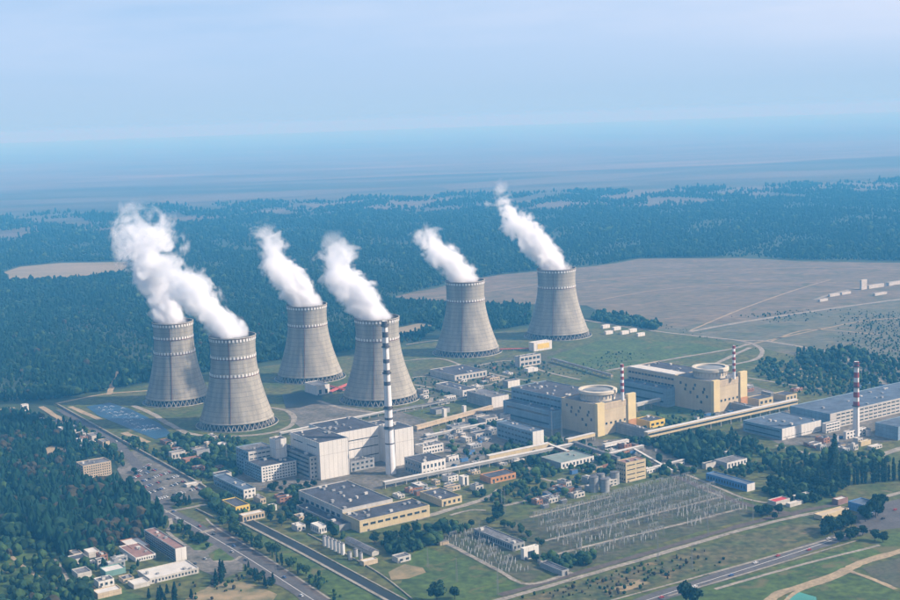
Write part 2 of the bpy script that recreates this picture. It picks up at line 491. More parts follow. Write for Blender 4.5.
# ------------------------------------------------------------------ land cover, roads, water
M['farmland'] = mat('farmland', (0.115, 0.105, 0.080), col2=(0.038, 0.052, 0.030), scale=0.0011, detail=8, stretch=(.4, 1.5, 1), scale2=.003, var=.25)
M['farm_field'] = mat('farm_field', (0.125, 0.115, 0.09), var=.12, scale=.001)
M['water_blue'] = mat('water_blue', (0.012, 0.065, 0.13), rough=.5, var=.3, scale=.03, spec=.5, bump=.3, bscale=.3)
M['water_teal'] = mat('water_teal', (0.03, 0.26, 0.19), rough=.3, var=.15, scale=.05, spec=.5)
M['ballast'] = mat('ballast', (0.105, 0.085, 0.072), var=.25, scale=.2)
M['bare_earth'] = mat('bare_earth', (0.36, 0.27, 0.15), col2=(0.12, 0.13, 0.06), scale=.05, detail=7)
M['scrub'] = mat('scrub', (0.165, 0.150, 0.100), col2=(0.070, 0.095, 0.052), scale=0.012, detail=9, scale2=.06, var=.3, stretch=(1, 1.8, 1))
M['brown_field'] = mat('brown_field', (0.105, 0.095, 0.065), col2=(0.060, 0.080, 0.040), scale=.02, detail=7, scale2=.2)

far = [at(-250, 246), at(0, 240), at(150, 227), at(300, 214), at(450, 211), at(600, 209), at(700, 205), at(800, 196), at(905, 190), at(1200, 172)]
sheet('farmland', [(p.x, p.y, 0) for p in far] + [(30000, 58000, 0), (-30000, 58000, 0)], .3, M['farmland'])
for k, pts in enumerate([
        [(500, 207), (560, 199), (640, 190), (790, 186), (806, 190), (700, 202), (600, 208)],
        [(300, 204), (420, 196), (470, 199), (460, 206), (330, 210)],
        [(-60, 239), (0, 234), (70, 229), (70, 232), (0, 238), (-60, 243)],
        [(120, 222), (290, 208), (300, 210), (125, 226)],
        [(640, 181), (760, 172), (905, 168), (905, 171), (770, 178)],
        [(150, 200), (300, 190), (420, 187), (300, 196), (160, 204)],
        [(780, 193), (870, 184), (930, 186), (850, 191)],
        [(430, 186), (560, 176), (700, 170), (590, 181), (450, 190)]]):
    sheet('farm_field', pts, .6, M['farm_field'], rough=60, step=260, seed=k)
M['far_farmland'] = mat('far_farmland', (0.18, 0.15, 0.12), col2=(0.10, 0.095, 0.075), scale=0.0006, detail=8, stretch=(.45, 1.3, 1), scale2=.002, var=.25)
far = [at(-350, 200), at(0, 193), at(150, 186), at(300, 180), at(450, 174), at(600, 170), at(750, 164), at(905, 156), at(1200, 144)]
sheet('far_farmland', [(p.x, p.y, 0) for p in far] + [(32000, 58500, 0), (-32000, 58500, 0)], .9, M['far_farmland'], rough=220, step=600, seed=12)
sheet('plain', [(392, 297), (440, 287), (500, 275), (540, 271), (600, 266), (640, 259), (740, 258), (800, 261), (905, 263), (1100, 266),
                (1100, 420), (905, 398), (845, 372), (760, 352), (700, 337), (665, 330), (600, 313), (585, 306), (535, 304), (490, 307), (440, 304)],
      .2, M['plain'], rough=22, step=90, seed=4)
sheet('scrubland', [(640, 330), (700, 326), (770, 318), (905, 297), (1100, 290), (1100, 430), (905, 402), (845, 382), (740, 352), (690, 340)], .35, M['scrub'], rough=14, step=60, seed=8)
sheet('field', [(5, 272), (20, 267), (60, 263), (128, 262), (128, 272), (60, 279), (10, 281)], .25, M['field'], rough=12, step=80, seed=2)
sheet('track_field', [(385, 330), (420, 323), (435, 326), (420, 331), (395, 334)], .25, M['field'], rough=8, step=40, seed=5)
sheet('grass', [(52, 404), (110, 392), (150, 384), (270, 366), (345, 356), (420, 344), (500, 332), (590, 321), (700, 336), (845, 366), (905, 396), (1060, 425),
                (1060, 660), (150, 660), (120, 600), (90, 575), (90, 555), (120, 545), (150, 520), (128, 485), (110, 455), (75, 425)], .45, M['grass'], rough=5, step=30, seed=3)
sheet('rough_grass', [(-40, 535), (10, 540), (50, 556), (92, 580), (150, 600), (150, 620), (-40, 620)], .5, M['lawn'], rough=3, step=20, seed=15)
sheet('lawn', [(545, 358), (605, 339), (700, 344), (728, 350), (612, 370), (580, 371)], .6, M['lawn'], rough=3, step=30)
sheet('lawn', [(640, 412), (690, 402), (735, 420), (660, 436)], .6, M['lawn'], rough=3, step=20)
sheet('lawn', [(255, 540), (262, 531), (398, 604), (340, 604)], .6, M['lawn'], rough=2, step=20)
sheet('lawn', [(395, 590), (420, 545), (500, 575), (525, 587), (480, 604), (400, 604)], .6, M['lawn'], rough=4, step=20)
sheet('rough_grass', [(510, 604), (640, 566), (740, 536), (820, 517), (850, 526), (740, 562), (616, 598), (600, 604)], .6, M['rough_grass'], rough=3, step=20)
sheet('rough_grass', [(640, 606), (740, 578), (880, 538), (905, 532), (905, 552), (850, 570), (800, 585), (760, 606)], .6, M['lawn'], rough=3, step=20, seed=6)
sheet('brown_field', [(862, 569), (905, 557), (940, 560), (940, 600), (880, 583)], .65, M['brown_field'], rough=2, step=20)
sheet('crop_field', [(795, 592), (850, 574), (880, 584), (905, 596), (905, 612), (800, 612)], .64, M['lawn'], rough=2, step=20)
sheet('bare_earth', [(388, 573), (405, 565), (424, 568), (428, 574), (408, 580), (392, 580)], .66, M['bare_earth'], rough=4, step=12)
sheet('bare_earth', [(600, 592), (640, 580), (650, 584), (625, 592)], .66, M['bare_earth'], rough=4, step=12)
sheet('bare_earth', [(185, 600), (215, 583), (245, 582), (275, 595), (270, 612), (190, 612)], .62, M['bare_earth'], rough=5, step=14, seed=9)
sheet('yard', [(500, 528), (560, 508), (612, 495), (690, 474), (742, 503), (758, 518), (700, 532), (590, 566), (566, 574), (538, 556)], .62, M['yard'], rough=1, step=20)
sheet('yard', [(430, 541), (450, 533), (478, 527), (545, 572), (528, 584), (505, 573)], .62, M['yard'], rough=1, step=20)
sheet('paved_yard', [(285, 408), (322, 402), (374, 412), (345, 424), (306, 432), (290, 420)], .62, M['paving'])
sheet('paved_yard', [(225, 470), (300, 440), (345, 425), (400, 412), (425, 420), (440, 440), (520, 420), (560, 432), (480, 462), (400, 486), (330, 498), (250, 490)], .58, M['paving'])
sheet('paved_yard', [(440, 440), (470, 415), (505, 395), (560, 425), (600, 440), (640, 440), (700, 470), (620, 470), (560, 450), (520, 440)], .57, M['paving'])
sheet('paved_yard', [(740, 425), (820, 400), (905, 392), (940, 420), (905, 440), (840, 448), (780, 445)], .57, M['paving'])
sheet('paved_yard', [(655, 395), (690, 420), (760, 410), (800, 400), (750, 385)], .56, M['paving'])
sheet('paved_yard', [(412, 372), (480, 362), (545, 352), (600, 345), (590, 356), (540, 372), (500, 388), (430, 408), (418, 395)], .56, M['yard'])
sheet('car_park', [(117, 470), (127, 454), (138, 449), (160, 462), (206, 488), (207, 497), (166, 508), (150, 501), (128, 488)], .62, M['paving'])
sheet('forecourt', [(185, 546), (213, 539), (243, 556), (243, 572), (222, 580), (196, 569), (172, 571), (140, 577), (136, 571), (188, 561)], .62, M['paving'])
sheet('traffic_island', [(208, 555), (222, 548), (240, 557), (232, 561), (214, 562)], .72, M['lawn'], rough=1, step=8)
sheet('traffic_island', [(186, 543), (196, 537), (214, 545), (205, 551), (194, 551)], .72, M['lawn'], rough=1, step=8)
sheet('junction', [(846, 522), (866, 508), (905, 498), (960, 495), (960, 535), (905, 528), (872, 532)], .66, M['asphalt'])
sheet('pond', [(282, 395), (302, 392), (322, 396), (323, 402), (300, 408), (286, 409)], .7, M['water_dark'])
sheet('spray_pond', [(86, 407), (110, 403), (132, 410), (160, 424), (172, 435), (156, 440), (122, 426), (98, 416)], .7, M['water_blue'])
sheet('pond', [(786, 597), (800, 593), (816, 598), (818, 606), (783, 606)], .7, M['water_teal'], rough=1, step=6)

ROADS = [
    ('road', [(60, 410), (108, 438), (128, 455), (140, 470), (160, 500), (170, 514)], 13, .72, 'asphalt'),
    ('main_road', [(160, 508), (185, 522), (240, 554), (312, 600), (330, 612)], 19, .74, 'asphalt'),
    ('main_road', [(212, 526), (262, 559), (322, 600), (336, 610)], 11, .73, 'ballast'),
    ('kerb', [(206, 519), (219, 530), (268, 559), (330, 600)], 2.2, .78, 'concrete'),
    ('path', [(165, 513), (206, 505)], 6, .80, 'concrete'),
    ('path', [(199, 533.5), (214, 530.5)], 7, .82, 'concrete'),
    ('path', [(170, 519), (171, 526), (168, 533), (186, 546)], 4, .76, 'concrete'),
    ('path', [(214, 562), (232, 562), (241, 557)], 4, .80, 'concrete'),
    ('track', [(41, 407), (66, 423)], 9, .7, 'dirt'),
    ('track', [(70, 407), (100, 420)], 9, .7, 'dirt'),
    ('track', [(124, 433), (148, 443)], 10, .7, 'dirt'),
    ('track', [(133, 406), (152, 414), (168, 424), (188, 434)], 9, .75, 'concrete'),
    ('track', [(109, 395), (112, 387), (116, 379), (119, 372)], 9, .7, 'dirt'),
    ('track', [(56, 404), (80, 399), (109, 394), (148, 391)], 7, .71, 'dirt'),
    ('track', [(-20, 413), (15, 408)], 8, .7, 'dirt'),
    ('track', [(10, 556), (24, 568), (45, 582), (70, 598)], 4, .7, 'dirt'),
    ('track', [(54, 560), (62, 570), (70, 584)], 4, .7, 'concrete'),
    ('service_road', [(270, 408), (286, 411), (294, 418), (288, 428), (260, 435), (212, 437), (180, 432)], 8, .76, 'concrete'),
    ('service_road', [(318, 401), (340, 408), (365, 412), (395, 413), (425, 407), (432, 398)], 7, .76, 'concrete'),
    ('service_road', [(404, 361), (440, 359), (468, 368), (500, 376), (540, 383)], 6, .70, 'concrete'),
    ('service_road', [(474, 367), (510, 361), (545, 372), (580, 380)], 6, .72, 'concrete'),
    ('service_road', [(406, 345), (440, 341), (436, 352)], 6, .72, 'concrete'),
    ('service_road', [(414, 385), (440, 390), (462, 397)], 6, .74, 'concrete'),
    ('service_road', [(412, 378), (430, 377), (460, 386), (490, 385), (505, 378)], 6, .73, 'concrete'),
    ('road', [(565, 316), (600, 323), (660, 332), (733, 340), (770, 342), (830, 353), (852, 362)], 9, .75, 'concrete'),
    ('road', [(606, 371), (680, 358), (733, 349), (748, 344)], 8, .78, 'concrete'),
    ('road', [(733, 340), (752, 344), (762, 351), (757, 359), (738, 364), (712, 368)], 8, .80, 'concrete'),
    ('road', [(712, 366), (735, 355), (750, 348)], 9, .83, 'concrete'),
    ('road', [(690, 332), (745, 322), (830, 309), (920, 297)], 13, .72, 'concrete'),
    ('road', [(840, 364), (868, 373), (885, 384), (910, 392)], 8, .72, 'concrete'),
    ('road', [(747, 378), (790, 385), (838, 392)], 6, .72, 'concrete'),
    ('road', [(814, 300), (850, 290), (905, 284)], 10, .70, 'concrete'),
    ('service_road', [(412, 521), (440, 513), (486, 499), (500, 490)], 9, .76, 'concrete'),
    ('service_road', [(504, 506.5), (545, 497), (586, 486)], 6, .76, 'concrete'),
    ('service_road', [(450, 516), (470, 511), (486, 511)], 4, .77, 'concrete'),
    ('service_road', [(560, 528), (600, 518.5), (638, 509)], 3.5, .80, 'concrete'),
    ('service_road', [(542, 542), (560, 538), (640, 518), (712, 500), (720, 497), (704, 491)], 4.5, .80, 'concrete'),
    ('service_road', [(545, 558), (600, 544), (680, 525), (742, 509)], 4.5, .80, 'concrete'),
    ('service_road', [(530, 518), (570, 508), (612, 497)], 4, .80, 'concrete'),
    ('service_road', [(418, 536), (440, 541), (470, 556), (498, 571), (529, 585), (572, 573)], 5, .80, 'concrete'),
    ('railway_bed', [(500, 596), (560, 579), (640, 556), (740, 526.5), (800, 512), (838, 505)], 8, .70, 'ballast'),
    ('perimeter_road', [(492, 603), (560, 583.5), (640, 560.5), (740, 531), (800, 516.5), (842, 509)], 7, .74, 'concrete'),
    ('main_road', [(592, 620), (650, 600), (740, 571.5), (800, 552), (866, 529), (905, 517)], 18, .74, 'asphalt'),
    ('kerb', [(594, 607), (616, 600), (740, 566), (858, 531.5)], 3, .78, 'concrete'),
    ('kerb', [(668, 597), (740, 576), (800, 558), (858, 541)], 2.4, .78, 'concrete'),
    ('path', [(715, 590), (800, 566), (880, 546)], 4, .76, 'concrete'),
    ('dirt_track', [(764, 606), (780, 594), (810, 585), (846, 571), (862, 563), (905, 551)], 10, .80, 'dirt'),
    ('dirt_track', [(850, 572), (870, 579), (896, 590)], 5, .82, 'dirt'),
    ('dirt_track', [(782, 606), (798, 592), (830, 581), (850, 572)], 4, .78, 'dirt'),
    ('railway_bed', [(668, 474), (700, 487), (742, 504), (800, 516)], 9, .72, 'ballast'),
    ('service_road', [(676, 471), (708, 484), (748, 500), (790, 506)], 4, .76, 'concrete'),
    ('service_road', [(776, 446), (800, 452), (822, 458)], 6, .74, 'concrete'),
    ('service_road', [(856, 462), (875, 457), (905, 448)], 12, .74, 'concrete'),
    ('service_road', [(882, 498), (905, 492)], 8, .76, 'concrete'),
    ('service_road', [(525, 465), (540, 478), (560, 482), (590, 476), (610, 468)], 5, .76, 'concrete'),
    ('service_road', [(280, 494), (300, 486), (312, 483)], 6, .76, 'concrete'),
    ('service_road', [(205, 467), (225, 463), (236, 460)], 8, .76, 'concrete'),
]
ROADS += [('track', p_, 5, .74, 'dirt') for p_ in ([(600, 300), (660, 290), (740, 284), (860, 283)], [(560, 285), (620, 278), (700, 272), (800, 268), (905, 270)],
          [(690, 331), (740, 310), (790, 292), (830, 280)], [(740, 347), (790, 336), (860, 322), (905, 318)], [(770, 342), (810, 330), (880, 335)],
          [(420, 300), (500, 290), (540, 284)], [(790, 372), (830, 364), (870, 366)], [(756, 366), (800, 376), (850, 380)])]
for nm, pts, w, z, mk in ROADS:
    strip(nm, pts, w, z, M[mk])
# white lane lines on the two asphalt roads
M['road_paint'] = mat('road_paint', (0.75, 0.75, 0.72), var=.1, scale=.5)
strip('lane_line', [(160, 508), (185, 522), (240, 554), (312, 600), (330, 612)], .5, .79, M['road_paint'])
strip('lane_line', [(592, 620), (650, 600), (740, 571.5), (800, 552), (866, 529)], .6, .79, M['road_paint'])

# canal: water between two raised concrete banks
CANAL = [(247, 522), (300, 549), (350, 576), (405, 606)]
strip('canal_water', CANAL, 11, .70, M['water_dark'])
def wall_along(name, pts, w, h, mt, label, cat, shift=0.0, z0=-.3, group=None):
    P = smooth_line([at(*p) for p in pts])
    b = MB()
    rows = []
    for i, q in enumerate(P):
        d = (P[min(i+1, len(P)-1)] - P[max(i-1, 0)]); d.z = 0; d.normalize()
        nrm = Vector((-d.y, d.x, 0)); q = q + nrm * shift
        rows.append((q + nrm * w/2, q - nrm * w/2))
    for (a0, b0), (a1, b1) in zip(rows, rows[1:]):
        b.quad((b0.x, b0.y, h), (b1.x, b1.y, h), (a1.x, a1.y, h), (a0.x, a0.y, h))
        b.quad((b0.x, b0.y, z0), (b1.x, b1.y, z0), (b1.x, b1.y, h), (b0.x, b0.y, h))
        b.quad((a1.x, a1.y, z0), (a0.x, a0.y, z0), (a0.x, a0.y, h), (a1.x, a1.y, h))
    for (a0, b0) in (rows[0], rows[-1]):
        b.quad((a0.x, a0.y, z0), (b0.x, b0.y, z0), (b0.x, b0.y, h), (a0.x, a0.y, h))
    return tag(b.build(name, mt), label, cat, group)
wall_along('canal_wall', CANAL, 3.2, 1.5, M['concrete'], 'pale concrete wall on the road side of the dark straight canal', 'wall', shift=-7.2)
wall_along('canal_wall', CANAL, 1.6, 1.2, M['concrete'], 'low concrete wall on the plant side of the dark straight canal', 'wall', shift=7)
wall_along('perimeter_wall', [(58, 406), (110, 435), (180, 474), (206, 489)], 2.0, 3.2, M['concrete'], 'long pale perimeter wall running from the spray pond past the car park', 'wall')
wall_along('perimeter_wall', [(183, 482), (206, 494.5)], 1.2, 2.6, M['concrete'], 'short pale wall beside the car park kiosk', 'wall')
wall_along('perimeter_wall', [(196, 510), (214, 519)], 1.2, 2.4, M['concrete'], 'short pale wall along the lawn next to the main road', 'wall')
wall_along('perimeter_wall', [(308, 535), (340, 552), (380, 575), (412, 600)], 1.2, 1.6, M['concrete'], 'low pale wall running beside the canal past the white tanks', 'wall')
wall_along('perimeter_wall', [(538, 564), (568, 576)], 1.5, 4.5, M['concrete'], 'grey wall behind the switchyard gatehouse', 'wall')
# ------------------------------------------------------------------ buildings
M['white_panel'] = mat('white_panel', (0.74, 0.72, 0.67), var=.07, scale=.08, lines=(6, 30, .25), stretch=(1, 1, .25))
M['pale_wall'] = mat('pale_wall', (0.56, 0.54, 0.49), var=.12, scale=.12, lines=(6, 3.3, .15))
M['grey_wall'] = mat('grey_wall', (0.34, 0.35, 0.35), var=.15, scale=.1, lines=(6, 3.6, .15))
M['blue_and_shade_wall'] = mat('blue_and_shade_wall', (0.24, 0.34, 0.43), var=.15, scale=.08, lines=(6, 4.5, .18))  # blue walls, and side walls whose shade is painted in as blue
M['bright_blue'] = mat('bright_blue', (0.10, 0.24, 0.50), var=.12, scale=.1, lines=(4, 3.5, .15))
M['cream_wall'] = mat('cream_wall', (0.60, 0.50, 0.30), var=.10, scale=.07, lines=(6, 6, .12))
M['yellow_wall'] = mat('yellow_wall', (0.78, 0.56, 0.12), var=.10, scale=.15)
M['brick_wall'] = mat('brick_wall', (0.34, 0.17, 0.10), var=.2, scale=.2)
M['tan_wall'] = mat('tan_wall', (0.56, 0.46, 0.32), var=.12, scale=.15, lines=(5, 3.3, .15))
M['bitumen'] = mat('bitumen', (0.062, 0.068, 0.085), var=.35, scale=.06, scale2=.5)
M['grey_roof'] = mat('grey_roof', (0.15, 0.155, 0.165), var=.3, scale=.07, scale2=.5)
M['pale_roof'] = mat('pale_roof', (0.62, 0.60, 0.55), var=.1, scale=.1)
M['red_roof'] = mat('red_roof', (0.27, 0.16, 0.135), var=.2, scale=.1)
M['bright_red'] = mat('bright_red', (0.50, 0.06, 0.07), var=.15, scale=.2)
M['blue_roof'] = mat('blue_roof', (0.095, 0.135, 0.19), var=.3, scale=.08, lines=(3, 300, .15))
M['green_roof'] = mat('green_roof', (0.20, 0.26, 0.24), var=.15, scale=.1)
M['teal_paint'] = mat('teal_paint', (0.16, 0.30, 0.27), var=.15, scale=.1)
M['glass'] = mat('window_glass', (0.035, 0.05, 0.065), rough=.15, var=.3, scale=.3, spec=.6)
M['steel'] = mat('steel', (0.36, 0.37, 0.38), var=.15, scale=.4, metallic=.2, rough=.6)
M['dark_steel'] = mat('dark_steel', (0.11, 0.115, 0.125), var=.2, scale=.4, rough=.6)
M['pipe_silver'] = mat('pipe_silver', (0.60, 0.60, 0.60), var=.12, scale=.3, metallic=.3, rough=.5)
M['orange_brick'] = mat('orange_brick', (0.52, 0.26, 0.10), var=.2, scale=.2)

def wall_box(Lu, Lv, h, par=.9, t=.5, z0=-.6):
    """four outer walls with a parapet round a sunk roof"""
    b = MB()
    o = [(0, 0), (Lu, 0), (Lu, Lv), (0, Lv)]
    i = [(t, t), (Lu - t, t), (Lu - t, Lv - t), (t, Lv - t)]
    for k in range(4):
        a, c = o[k], o[(k + 1) % 4]; p, q = i[k], i[(k + 1) % 4]
        b.quad((*a, z0), (*c, z0), (*c, h), (*a, h))
        b.quad((*a, h), (*c, h), (*q, h), (*p, h))
        b.quad((*p, h), (*q, h), (*q, h - par), (*p, h - par))
    return b
WIN_CACHE = {}
def win_mesh(w, h, axis):
    key = (round(w, 1), round(h, 1), axis)
    if key not in WIN_CACHE:
        b = MB(); d = .12
        if axis == 'u': b.box(-key[0]/2, -d, -key[1]/2, key[0]/2, .1, key[1]/2)
        else: b.box(-d, -key[0]/2, -key[1]/2, .1, key[0]/2, key[1]/2)
        WIN_CACHE[key] = b.mesh('window', M['glass'])
    return WIN_CACHE[key]
def windows(root, Lu, Lv, h, axis, rows, cols, fw=.5, fh=.42, z0=.06, z1=.95, a0=.03, a1=.97, skip=0.0, rng=None, name='window'):
    L = Lu if axis == 'u' else Lv
    cw = L * (a1 - a0) / cols; rh = h * (z1 - z0) / rows
    for r in range(rows):
        for c in range(cols):
            if skip and rng and rng.random() < skip: continue
            s = L * a0 + cw * (c + .5); z = h * z0 + rh * (r + .5)
            me = win_mesh(cw * fw, rh * fh, axis)
            link(name, me, root, (s, 0, z) if axis == 'u' else (0, s, z))
def building(dims, name, label, wall, roof, cat='building', lit=None, shade=None, units=0, seed=0, az=None, group=None,
             front=None, gable=False, plinth=True, par=.9):
    if not isinstance(dims[0], Vector): C, Lu, Lv, h = fit(*dims, az=az)
    else: C, Lu, Lv, h = dims
    rz = R(90 - (GRID if az is None else az))
    rng = random.Random(seed + int(C.x * 7) + int(C.y))
    root = empty(name, C, rz, label, cat, group)
    FOOT.append((C.x, C.y, rz, Lu, Lv))
    if gable:
        b = MB(); e = h * .72
        for k in range(4):
            o = [(0, 0), (Lu, 0), (Lu, Lv), (0, Lv)]
            a, c = o[k], o[(k + 1) % 4]
            b.quad((*a, -.6), (*c, -.6), (*c, e), (*a, e))
        b.tri((0, 0, e), (Lu, 0, e), (Lu / 2, 0, h)); b.tri((Lu, Lv, e), (0, Lv, e), (Lu / 2, Lv, h))
        b.build('wall', wall, root)
        r = MB(); ov = .6
        for s in (0, 1):
            x0, x1 = (-ov, Lu / 2) if s == 0 else (Lu + ov, Lu / 2)
            zz = e - ov * (h - e) / (Lu / 2)
            r.quad((x0, -ov, zz + .12), (x1, -ov, h + .12), (x1, Lv + ov, h + .12), (x0, Lv + ov, zz + .12))
            r.quad((x0, -ov, zz - .1), (x1, -ov, h - .1), (x1, -ov, h + .12), (x0, -ov, zz + .12))
            r.quad((x0, -ov, zz - .1), (x0, -ov, zz + .12), (x0, Lv + ov, zz + .12), (x0, Lv + ov, zz - .1))
        r.build('roof', roof, root)
    else:
        wall_box(Lu, Lv, h, par).build('wall', wall, root)
        r = MB(); r.box(.45, .45, h - par - .4, Lu - .45, Lv - .45, h - par + .05)
        ro = r.build('roof', roof, root)
        for k in range(units):
            w, d, hh = rng.uniform(1.5, 4), rng.uniform(1.5, 4), rng.uniform(1, 2.4)
            x, y = rng.uniform(2, max(2.1, Lu - w - 2)), rng.uniform(2, max(2.1, Lv - d - 2))
            q = MB(); q.box(0, 0, 0, w, d, hh); q.box(-.15, -.15, hh + .01, w + .15, d + .15, hh + .2)
            q.build('roof_vent', M[rng.choice(['steel', 'pale_roof', 'grey_wall'])], ro, (x, y, h - par))
    if plinth and not gable:
        q = MB(); q.box(-.15, -.15, -.5, Lu + .15, Lv + .15, min(1.0, h * .08)); q.build('plinth', M['leg_concrete'], root)
    if front is not None:  # sunlit face painted lighter; side walls carry shade in their colour
        q = MB(); q.box(.02, -.10, -.55, Lu - .02, .02, h - .02); q.build('lit_front_slab', front, root)
    if lit: windows(root, Lu, Lv, h, 'u', rng=rng, **lit)
    if shade: windows(root, Lu, Lv, h, 'v', rng=rng, **shade)
    if Lu > 8 and lit is not None:
        q = MB(); q.box(-1.2, -.2, 0, 1.2, .1, 2.6); q.build('door', M['dark_steel'], root, (Lu * .12, 0, 0))
    return root, C, Lu, Lv, h

W = lambda r, c, **k: dict(rows=r, cols=c, **k)
# --- first power block: white halls round the tall chimney
building((245, 262, 297, 483, 467), 'office_wing', 'white office wing with a grid of windows in front of the white power block', M['blue_and_shade_wall'], M['bitumen'], lit=W(5, 12, fw=.6, fh=.5), shade=W(5, 8), units=4, front=M['white_panel'])
building((237, 249.5, 276, 476, 452), 'office_block', 'pale office block with stepped side painted blue for shade behind the windowed office wing', M['blue_and_shade_wall'], M['grey_roof'], lit=W(5, 6, fw=.8, fh=.3), shade=W(6, 5), units=3, front=M['pale_wall'])
building((271, 277, 288, 474, 440), 'stair_tower', 'plain white stair tower beside the stepped office block', M['white_panel'], M['bitumen'], units=1)
building((283, 311, 318, 481, 457), 'annex_block', 'low annex with long window bands left of the tall white hall', M['grey_wall'], M['bitumen'], lit=W(5, 2), shade=W(5, 1, fw=.94, fh=.4), units=3, front=M['pale_wall'])
rt, CC, cLu, cLv, cH = building((292, 321, 350, 481, 443), 'white_hall', 'tall plain white hall block left of the chimney', M['white_panel'], M['bitumen'], shade=W(4, 2, fw=.7, fh=.12), units=5)
rt2, CE, eLu, eLv, eH = building((380, 396, 414.5, 467, 430), 'white_hall', 'tall plain white hall block right behind the chimney foot', M['white_panel'], M['bitumen'], units=3)
u_, v_ = axes()
# turbine hall between the two white blocks, set back
c0 = CC + u_ * (cLu + .05) + v_ * (cLv * .40)
lenu = (CE - c0).dot(u_) - .1
dv = cLv * .6 + 26
building((c0, lenu, dv, cH * .99), 'turbine_hall', 'long white turbine hall with dark window bands, between two white blocks', M['white_panel'], M['bitumen'],
         lit=W(3, 1, fw=.96, fh=.10, z0=.12, z1=.85), units=9)
c0 = CE + v_ * (eLv + .1)
building((CE + v_ * (eLv + .1) + u_ * .2, eLu * .98, 40, eH * .9), 'deaerator_block', 'dark-roofed block behind the white hall at the chimney', M['pale_wall'], M['bitumen'], units=4)
building((CC + u_ * (cLu + 6) + v_ * (cLv * .12), lenu * .55, cLv * .22, cH * .28), 'transformer_annex', 'low concrete annex in the shaded court between the white blocks', M['grey_wall'], M['grey_roof'], lit=W(2, 5), units=3)
building((405, 422, 446, 479, 463), 'workshop', 'white workshop with one row of tall windows right of the chimney', M['grey_wall'], M['bitumen'], lit=W(2, 6, fw=.5, fh=.55, z0=.1, z1=.9), shade=W(2, 6, fh=.4), units=3, front=M['white_panel'])
building((415, 423, 443.5, 456, 447), 'laboratory', 'small white laboratory with two window rows behind the workshop', M['white_panel'], M['grey_roof'], lit=W(2, 7, fw=.6, fh=.45), units=4)
building((419, 424, 438, 449, 441), 'boiler_house', 'small pale block with two white roof boxes behind the laboratory', M['pale_wall'], M['bitumen'], lit=W(1, 3), units=2)
building((446, 449, 459, 466, 457), 'pump_house', 'small white pump house at the left end of the cream gallery', M['white_panel'], M['grey_roof'], lit=W(1, 3), units=1)
building((432, 440, 460, 469, 464), 'store', 'low dark-roofed store next to the windowed workshop', M['grey_wall'], M['bitumen'], units=2)
# --- large flat hall in front
rj, CJ, jLu, jLv, jH = building((343, 360, 430, 533.5, 521), 'warehouse', 'broad warehouse with dark flat roof and cream front wall, nearer half', M['cream_wall'], M['bitumen'], lit=W(1, 9, fw=.7, fh=.3, z0=.3, z1=.9), units=10)
up = CJ + v_ * (jLv + .1)
building((up, jLu * .72, 98, jH * 1.28), 'warehouse', 'broad warehouse with dark flat roof and pale parapet, farther half', M['pale_wall'], M['bitumen'], shade=W(1, 8, fw=.6, fh=.25), units=14)
building((CJ - u_ * 14 + v_ * 18, 13.8, 95, jH * .55), 'loading_wing', 'low shaded loading wing along the left side of the warehouse', M['grey_wall'], M['bitumen'], shade=W(1, 10, fh=.4), units=3)
building((420, 442, 462, 507.5, 500), 'garage', 'pale garage with dark flat roof right of the warehouse', M['cream_wall'], M['bitumen'], lit=W(1, 4), units=3)
building((311, 319, 327, 535, 527), 'guard_hut', 'small white hut on the lawn by the canal', M['white_panel'], M['pale_roof'], shade=W(1, 5, fw=.4), lit=W(1, 3))
building((345, 372, 379, 557, 550.5), 'long_shed', 'long grey shed with white gable behind the white tanks', M['pale_wall'], M['grey_roof'], gable=True)
building((392, 398, 411, 564, 558), 'pump_house', 'small pale hut by the dirt patch near the canal', M['pale_wall'], M['grey_roof'], lit=W(1, 2))
building((360, 364, 378, 567, 562), 'pump_house', 'flat pale hut between the white tanks and the canal', M['tan_wall'], M['pale_roof'])
# --- left side
building((77, 84, 112, 480, 466), 'hostel', 'pale hostel slab with window grid standing alone in the pine forest', M['tan_wall'], M['grey_roof'], lit=W(5, 12, fw=.55, fh=.45), shade=W(5, 3), units=3)
building((145, 176, 187, 562.5, 549), 'admin_slab', 'long administration slab with white gable beside the forecourt', M['grey_wall'], M['red_roof'], shade=W(5, 18, fw=.75, fh=.6), units=4, front=M['white_panel'])
building((119, 136, 156, 563, 558), 'canteen', 'low white-walled canteen with red roof behind the administration slab', M['white_panel'], M['red_roof'], lit=W(1, 8), units=3)
building((120, 132, 150, 553, 548.5), 'garage', 'low garage with pale roof in the court behind the administration slab', M['brick_wall'], M['pale_roof'])
building((138, 150, 199, 585, 579), 'shop_hall', 'long low hall with flat white roof at the bottom left', M['pale_wall'], M['pale_roof'], lit=W(1, 14), units=4)
building((128, 134, 150, 590, 585), 'kiosk', 'small pale kiosk left of the white-roofed hall', M['pale_wall'], M['pale_roof'])
building((100, 106, 126, 578, 572), 'market_stall', 'small building with teal front and pale roof among the pines', M['teal_paint'], M['pale_roof'])
building((72, 78, 92, 580, 574), 'cottage', 'small white cottage among trees at lower left', M['pale_wall'], M['grey_roof'])
building((84, 89, 100, 559, 553), 'cottage', 'small white cottage at the pine forest edge', M['pale_wall'], M['pale_roof'])
building((68, 73, 88, 566, 560), 'cottage', 'dark-roofed cottage below the pine forest', M['pale_wall'], M['bitumen'])
building((93, 98, 122, 600, 594), 'cottage', 'long pale-roofed cottage at the bottom edge of the picture', M['tan_wall'], M['pale_roof'])
building((21, 22.5, 29, 412, 405), 'gatehouse', 'white cube gatehouse with dark door at the far left of the perimeter', M['white_panel'], M['grey_roof'], lit=W(1, 1, fw=.5, fh=.6))
